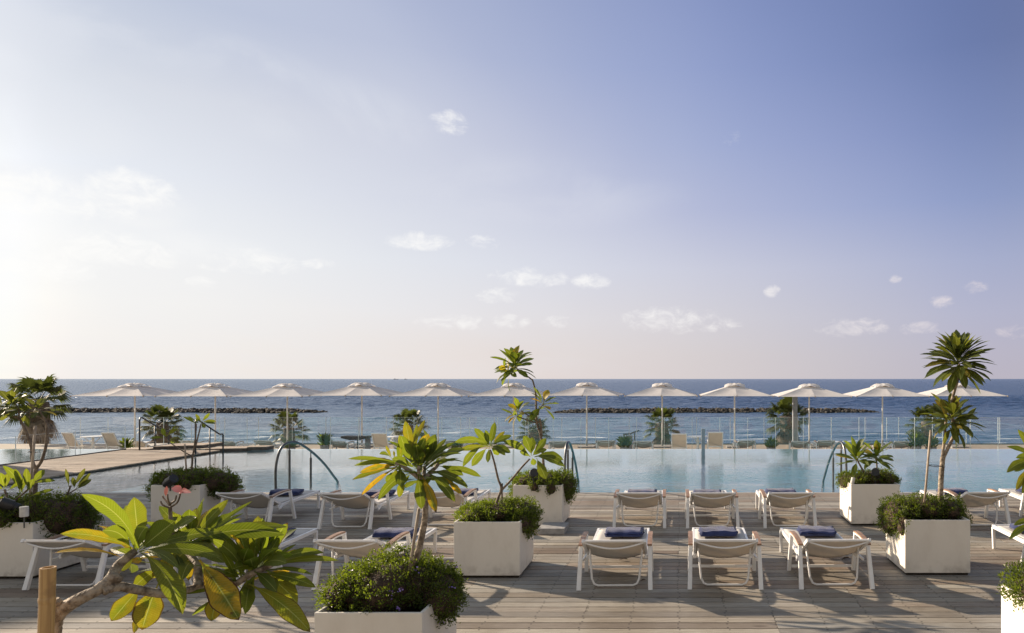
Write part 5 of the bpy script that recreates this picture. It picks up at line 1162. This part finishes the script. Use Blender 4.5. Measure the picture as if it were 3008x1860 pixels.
def wood_step(x0, x1, y0, y1, z, label, skew=0.0):
    o_ = Vector(((x0 + x1) / 2, y0, z)); mb = MB()
    vs = [(x0, y0, z - .09), (x1, y0 + skew, z - .09), (x1, y1 + skew, z - .09), (x0, y1, z - .09)]; vs += [(a, b, z) for a, b, _ in vs]
    mb.add(vs, [(0, 3, 2, 1), (4, 5, 6, 7), (0, 1, 5, 4), (1, 2, 6, 5), (2, 3, 7, 6), (3, 0, 4, 7)])
    T = thing('wooden_step', o_, label, 'step', 'wooden steps behind the pier'); mb.build('riser', M['dark_wood_edge'], T, o_)
    mb = MB(); mb.add([(x0 + .0, y0 - .01, z), (x1, y0 + skew - .01, z), (x1, y1 + skew, z), (x0, y1, z)] + [(x0, y0 - .01, z + .02), (x1, y0 + skew - .01, z + .02), (x1, y1 + skew, z + .02), (x0, y1, z + .02)],
       [(0, 3, 2, 1), (4, 5, 6, 7), (0, 1, 5, 4), (1, 2, 6, 5), (2, 3, 7, 6), (3, 0, 4, 7)], att=(.3, .2, 0)); mb.build('tread', M['pier'], T, o_, attname='board')
wood_step(-14.55, -13.45, 21.4, 22.1, .03, 'angled wooden step floating at the pool edge right of the pier', .25)
wood_step(-13.44, -12.9, 21.7, 22.1, .06, 'short wooden step at the far pool edge, rightmost behind the pier', .1)
wood_step(-17.3, -16.5, 21.45, 22.1, .0, 'low wooden step at the left end behind the pier', .1)
wood_step(-16.3, -15.1, 21.6, 22.6, .08, 'wedge-shaped wooden step between the two stair handrails', .5)
# pillar in the pool edge
mb = MB(); mb.box(-.057, .057, -.057, .057, -1.3, .62); o = bevel(mb.build('grey_pillar', M['pillar_grey']), .004); o.location = (.78, 22.02, 0); tag(o, 'square grey pillar rising from the far pool edge, mirrored in the water', 'pillar')
mb = MB(); mb.box(-.10, .10, -.10, .10, 0, 2.15); mb.box(-.13, .13, -.13, .13, -.01, .06); o = bevel(mb.build('grey_post', M['pillar_grey']), .006); q = P(2342, 1300, 33 - 3); o.location = (q.x, 30.6, -.75); o.scale.z = 1.1; tag(o, 'thick grey square post standing beside a palm behind the parasols', 'post')

# ---------------------------------------------------------------- parasols
def make_parasol():
    T = thing('parasol', (0, 0, 0), None, 'parasol', 'row of square cream parasols'); h = 1.5
    ze, za = 2.24, 2.72    # edge, apex above terrace
    mb = MB()
    def edge(k, f):        # point on the square rim, slightly scalloped between ribs
        c_ = [(-h, -h), (h, -h), (h, h), (-h, h)]; a = c_[k]; b = c_[(k + 1) % 4]
        return Vector((a[0] + (b[0] - a[0]) * f, a[1] + (b[1] - a[1]) * f, ze))
    for k in range(4):
        def fn(u, v, k=k):
            e = edge(k, u); p_ = e.lerp(Vector((0, 0, za)), v * .80)
            sc = -.035 * abs(math.sin(u * 2 * math.pi)) * math.sin(math.pi * min(1, v * 1.1) ** .8); inw = .03 * abs(math.sin(u * 2 * math.pi)) * (1 - v)
            d_ = Vector((-e.x, -e.y, 0)).normalized()
            return p_ + d_ * inw + Vector((0, 0, sc + (.02 if v == 0 and False else 0)))
        mb.grid(fn, 12, 8)
    cn = mb.build('canopy', M['canopy'], T, smooth=False); sm = cn.modifiers.new('t', 'SOLIDIFY'); sm.thickness = .004
    mb = MB(); hh = .43
    for k in range(4):
        def fn(u, v, k=k):
            e = edge(k, u) * (hh / h); z0 = za - .135 + .095 * math.sin(math.pi * u) ** 1.3
            e.z = z0; p_ = e.lerp(Vector((0, 0, za + .015)), v); p_.z += .055 * math.sin(math.pi * v) + .018 * math.sin(u * 14 + k * 2) * (1 - v); return p_
        mb.grid(fn, 10, 5)
    mb.build('vent_cap', M['canopy'], cn, smooth=False)
    for k in range(8):
        a = k * math.pi / 4; r_ = h * (math.sqrt(2) if k % 2 else 1.0); d_ = Vector((math.cos(a), math.sin(a), 0))
        b = MB(); b.beam(d_ * .05 + Vector((0, 0, za - .06)), d_ * (r_ * .985) + Vector((0, 0, ze - .005)), .022, .028); b.beam(d_ * (r_ * .98) + Vector((0, 0, ze - .03)), d_ * (r_ * .995) + Vector((0, 0, ze + .01)), .03, .05)
        b.beam(d_ * .04 + Vector((0, 0, za - .42)), d_ * (r_ * .35) + Vector((0, 0, ze + .65 * (za - ze) - .03)), .016, .022); b.build('rib', M['stake'], T)
    MB().tube([(0, 0, .02), (0, 0, za + .05)], .030, 12).build('pole', M['white_metal'], T, smooth=True)
    mb = MB(); mb.tube([(0, 0, za - .46), (0, 0, za - .38)], .045, 12); mb.build('runner', M['white_metal'], T)
    mb = MB(); mb.box(-.35, .35, -.35, .35, 0, .06); mb.tube([(0, 0, .06), (0, 0, .30)], .04, 12); mb.build('base', M['concrete'], T); return T
pu = make_parasol(); PX = [322, 514, 686, 864, 1046, 1226, 1401, 1581, 1754, 1932, 2107, 2286]
ORD = ['leftmost of the row, beside the big palm', 'second from the left, over the pier handrails', 'third from the left, in front of a beach palm', 'fourth from the left', 'fifth from the left, above the foreground plumeria', 'sixth from the left, behind the tall thin plumeria',
       'sixth from the right, at the left end of the right breakwater', 'fifth from the right, pole in front of a palm', 'fourth from the right, just right of the grey pillar', 'third from the right, next to the thick grey post', 'second from the right, behind the right back planter', 'rightmost of the row, behind the tall double plumeria']
for i, ux in enumerate(PX):
    o = pu if i == 0 else copy_tree(pu); u = ux * 1.2303; o.location = ((u - CX) / F * 30, 30, -.75); o.rotation_euler = (0, 0, random.uniform(-.02, .02))
    o.scale = (1, 1, 1.0 + random.uniform(-.01, .01)); o['label'] = 'cream square parasol, ' + ORD[i]
# ---------------------------------------------------------------- terrace furniture
BG = 'loungers on the beach terrace'
ctr = [(395, 'leftmost'), (539, 'between the pier handrails'), (661, 'just right of the pier handrails'), (758, 'left of the third parasol pole'), (990, 'beside the small agave in the middle left'), (1325, 'right of the foreground plumeria'), (1640, 'left of the narrow pool handrail'),
       (1777, 'left of the green agave'), (1888, 'right of the green agave'), (2195, 'behind the fourth parasol pole from the right'), (2349, 'behind the thick grey post'), (2432, 'behind the right pool handrail'), (2652, 'left of the rightmost palm')]
for i, (u, lab) in enumerate(ctr):
    o = copy_tree(proto); o.location = ((u - CX) / F * 27.0, 27.0 + .3 * (i % 2), -.75); o.rotation_euler = (0, 0, random.uniform(-.12, .12)); o['group'] = BG; o['label'] = 'top of a beach terrace lounger, ' + lab
def make_chair():
    T = thing('terrace_chair', (0, 0, 0), None, 'chair', 'sling armchairs on the terrace'); FM = M['white_metal']
    for s in (-1, 1):
        for (y0, y1) in ((-.20, -.12), (.42, .36)): MB().beam((s * .27, y0, 0), (s * .27, y1, .60 if y0 > 0 else .40), .035, .035).build('leg', FM, T)
        a = MB(); a.beam((s * .27, -.14, .58), (s * .27, .40, .60), .045, .025); a.build('armrest', FM, T)
    mb = MB(); mb.grid(lambda u, v: Vector(((u - .5) * .50, -.10 + .50 * v, .40 + .02 * v - .02 * math.sin(math.pi * u))), 6, 6); mb.build('seat', M['chair_sling'], T, smooth=True)
    mb = MB(); mb.grid(lambda u, v: Vector(((u - .5) * .50, -.08 - .24 * v, .42 + .50 * v)), 6, 8); mb.build('backrest', M['chair_sling'], T, smooth=True)
    mb = MB()
    for s in (-1, 1): mb.beam((s * .265, -.08, .38), (s * .265, -.33, .94), .03, .03)
    mb.beam((-.28, -.33, .935), (.28, -.33, .935), .03, .03); mb.beam((-.27, -.08, .40), (.27, -.08, .40), .03, .03); mb.build('frame', FM, T); return T
pc_ = make_chair()
CH = [(205, 1271, -.25, 'beige sling armchair turned to the right, left of the leftmost round table'), (322, 1271, -.15, 'beige sling armchair right of the leftmost round table'), (1114, 1273, 0, 'beige sling armchair behind the foreground plumeria, next to the dark slab table'),
      (1995, 1279, 0, 'beige sling armchair left of the white table near the grey pillar'), (2102, 1272, 0, 'beige sling armchair right of the grey pillar'), (150, 1274, .3, 'beige sling armchair glimpsed through the left pier glass')]
for i, (u, v, rz, lab) in enumerate(CH):
    if i == 5: continue
    o = pc_ if i == 0 else copy_tree(pc_); Z = 1.0; Z = (H + .75 - .95) * F / (v - CY); Z = max(25.4, min(Z, 28)); o.location = ((u - CX) / F * Z, Z + .3, -.75 if i != 4 else -.72); o.rotation_euler = (0, 0, rz); o['label'] = lab
def table(u, v, Z, r, label):
    zt = P(u, v, Z).z; x = (u - CX) / F * Z; T = thing('round_table', (x, Z, -.75), label, 'table', 'round tables on the terrace'); org = (x, Z, -.75)
    MB().tube([(x, Z, zt - .02), (x, Z, zt)], r, 28).build('table_top', M['white_metal'], T, org)
    mb = MB(); mb.tube([(x, Z, -.72), (x, Z, zt - .02)], .045, 10)
    for k in range(4):
        a = k * math.pi / 2 + .78; dx, dy = math.cos(a), math.sin(a); mb.beam((x + dx * .03, Z + dy * .03, -.45), (x + dx * .28, Z + dy * .28, -.75), .03, .03); mb.beam((x + dx * .03, Z + dy * .03, zt - .28), (x + dx * .26, Z + dy * .26, zt - .02), .02, .02)
    mb.build('pedestal', M['white_metal'], T, org)
table(273, 1281.5, 26.3, .38, 'round pale table between the two leftmost beach armchairs'); table(1165, 1282, 27.2, .4, 'round white table partly behind the foreground plumeria'); table(2050, 1281, 27, .42, 'round white table beside the grey pillar')
# dark slab table
Z = 28.0; p_ = P(1050, 1283, Z); T = thing('slab_table', (p_.x, Z, -.75), 'dark rough slab table on a grey column beyond the pool, left of the foreground plumeria', 'table'); org = (p_.x, Z, -.75)
mb = MB(); vs = [(-.58, -.2, .0), (-.2, -.25, -.06), (.2, -.22, -.05), (.62, -.15, .02), (.55, .2, .02), (0, .25, -.02), (-.5, .18, .02)]
bot = [(p_.x + a, Z + b, p_.z + c_ - .07 + .05 * abs(a)) for a, b, c_ in vs]; top = [(p_.x + a, Z + b, p_.z + .03 + .3 * c_) for a, b, c_ in vs]; n_ = len(vs)
mb.add(bot + top, [tuple(reversed(range(n_))), tuple(range(n_, 2 * n_))] + [(k, (k + 1) % n_, n_ + (k + 1) % n_, n_ + k) for k in range(n_)]); mb.build('slab', M['dark_wood_edge'], T, org)
mb = MB(); mb.box(p_.x + .34, p_.x + .50, Z - .08, Z + .08, -.75, p_.z - .05); mb.build('column', M['concrete'], T, org)
MB().tube([(p_.x + .0, Z, -.75), (p_.x + .0, Z, p_.z - .05)], .022, 8).build('leg', M['dark_metal'], T, org)
# concrete bollard with dark T fixtures
Z = 28.5; p_ = P(1852, 1285, Z); T = thing('concrete_column', (p_.x, Z, -.75), 'short grey concrete column behind the green agave', 'column'); mb = MB(); mb.box(p_.x - .08, p_.x + .08, Z - .08, Z + .08, -.75, p_.z + .08); mb.build('shaft', M['concrete'], T, (p_.x, Z, -.75))
for (u, v, lab, k) in ((1841, 1276, 'dark T-shaped fixture left of the pair above the green agave', -1), (1864, 1273, 'dark T-shaped fixture with a raised right arm above the green agave', 1)):
    q = P(u, v, 31.8); T = thing('beach_fixture', (q.x, 31.8, -3.4), lab, 'fixture', 'dark T-shaped beach fixtures'); org = (q.x, 31.8, -3.4)
    MB().tube([(q.x, 31.8, -3.4), (q.x, 31.8, q.z)], .03, 8).build('stem', M['dark_metal'], T, org); MB().beam((q.x - .16, 31.8, q.z), (q.x + .22, 31.8, q.z + (.13 if k > 0 else .02)), .05, .06).build('arm', M['dark_metal'], T, org)
# agave-like bushes
def agave(u, v0, v1, Z, w_, n, label, seed):
    rr = random.Random(seed); base = P(u, v1, Z); org = (base.x, Z, -.75); T = thing('potted_agave', org, label, 'plant', 'spiky bushes on the terrace'); mb = MB(); hh = (v1 - v0) / F * Z; ww = w_ / F * Z / 2
    for k in range(n):
        f = rr.random(); a = rr.uniform(0, 6.28); q = rr.uniform(0, .75); s_ = Vector((base.x + math.cos(a) * q * ww * .6, Z + math.sin(a) * q * ww * .6, base.z + hh * f * .6)); d_ = Vector((math.cos(a) * q * 1.4, math.sin(a) * q * 1.4, rr.uniform(.4, 1.1))).normalized()
        leaf(mb, s_, s_ + d_ * hh * rr.uniform(.3, .55), .045, (rr.uniform(-.5, .5), -1, .5), .04, .25, (rr.uniform(.2, .9), rr.uniform(0, .5), 0), 4, 0, .05, .8)
    mb.build('foliage', M['cover'], T, org)
    MB().tube([(base.x, Z, -.75), (base.x, Z, base.z + hh * .1)], [ww * .45, ww * .55], 14).build('pot', M['concrete'], T, org)
agave(374, 1285, 1320, 26, 42, 120, 'small spiky bush right of the leftmost armchairs by the pier', 1); agave(520, 1281, 1304, 28, 40, 120, 'small spiky bush right of the palm seen through the pier handrails', 2); agave(954, 1270, 1312, 26.9, 46, 200, 'spiky green agave between the third and fourth parasol poles', 3)
agave(855, 1292, 1318, 26.9, 44, 120, 'low spiky bush at the foot of the palm behind the left pool handrail', 4); agave(1834, 1278, 1318, 26.9, 48, 220, 'bushy green agave left of the palm in the right half', 5); agave(2265, 1283, 1318, 26.9, 50, 180, 'green agave at the foot of the palm beside the thick grey post', 6)
agave(2690, 1266, 1316, 26.9, 60, 200, 'olive bush at the foot of the rightmost palm', 7); agave(2735, 1280, 1318, 27.0, 60, 160, 'darker low bush right of the olive bush below the rightmost palm', 8); agave(1340, 1298, 1318, 26.9, 50, 120, 'low dark bush just right of the foreground plumeria leaves', 9)

# ---------------------------------------------------------------- fan palms on the beach
def palm(u, v, Z, rpx, label, seed, nf=26, skirt=20, trunkr=.22):
    rr = random.Random(seed); c0 = P(u, v, Z); r_ = rpx / F * Z; zb = -3.5 - (Z - 31.5) * .05; org = (c0.x, Z, zb)
    T = thing('fan_palm', org, label, 'palm tree', 'fan palms on the beach'); fr_ = MB(); dd = MB()
    def fan(mb, base, d_, L, fanr, droop, tint):
        d_ = d_.normalized(); hub = base + d_ * L; hub.z -= droop * L * .3
        side = d_.cross(Vector((0, 0, 1)));  side = side.normalized() if side.length > .05 else Vector((1, 0, 0)); nn = side.cross(d_).normalized()
        mb.tube([base, base.lerp(hub, .5) + Vector((0, 0, .04 * L)), hub], [.016, .012, .008], 4, False)
        nb = 26
        for k in range(nb):
            a = -2.0 + 4.0 * k / (nb - 1); q = (d_ * math.cos(a) + side * math.sin(a)).normalized(); l_ = fanr * (1 - .22 * abs(a) / 2) * rr.uniform(.8, 1.08)
            w_ = .058 * fanr; sd = q.cross(nn); m_ = hub + q * l_ * .55 + nn * .05 * l_; e = hub + q * l_ - Vector((0, 0, (.22 + droop * .4) * l_)) + nn * .02
            mb.add([hub, m_ + sd * w_, m_ - sd * w_, e], [(0, 1, 3, 2)], [(.5, 0), (.8, .5), (.2, .5), (.5, 1)], tint)
    for k in range(nf):
        f = k / nf; e = 1.25 - 1.75 * f + rr.uniform(-.1, .1); a = k * 2.4 + rr.uniform(-.3, .3)
        d_ = Vector((math.cos(a) * math.cos(e), math.sin(a) * math.cos(e), math.sin(e)))
        fan(fr_, c0 + Vector((0, 0, -.15 * f)), d_, r_ * .58 * rr.uniform(.8, 1.15), r_ * .46 * rr.uniform(.85, 1.1), .15 + .5 * f, (rr.uniform(.1, .9), rr.uniform(0, .35), 0))
    for k in range(skirt):
        a = k * 2.4; e = -.7 - .6 * rr.random(); d_ = Vector((math.cos(a) * math.cos(e), math.sin(a) * math.cos(e), math.sin(e)))
        fan(dd, c0 + Vector((0, 0, -.25 - .35 * rr.random())), d_, r_ * .38, r_ * .42, .9, (.5, 0, 0))
    fr_.build('crown', M['palm'], T, org); dd.build('dead_fronds', M['palm_dead_veiled'] if r_ > 1.5 else M['palm_old'], T, org)
    tm = MB(); H_ = c0.z - zb; pts = [(c0.x + .03 * math.sin(k), Z, zb + H_ * k / 10) for k in range(11)]; tm.tube(pts, [trunkr * (1.25 - .2 * k / 10 + .06 * (k % 2)) for k in range(11)], 14, True, .08); tm.build('trunk', M['palm_bark'], T, org)
palm(112, 1182, 33, 104, 'big fan palm at the left frame edge, taller than the horizon', 1, 24, 13, .36)
palm(478, 1240, 34, 66, 'fan palm behind the glass, seen through the pier handrails', 2, 30, 34)
palm(849, 1258, 34, 64, 'fan palm on the beach behind the left pool handrail', 3); palm(1200, 1250, 34, 66, 'fan palm behind the foreground plumeria top leaves', 4); palm(1568, 1262, 34, 58, 'fan palm behind the tall thin plumeria trunk', 5)
palm(1944, 1242, 33.5, 62, 'fan palm directly behind a parasol pole, at the start of the right half', 6, 32, 40, .30); palm(2312, 1222, 33.5, 76, 'large fan palm beside the thick grey post', 7, 34, 40, .34); palm(2722, 1238, 34, 66, 'rightmost fan palm, left of the tall double plumeria', 8)
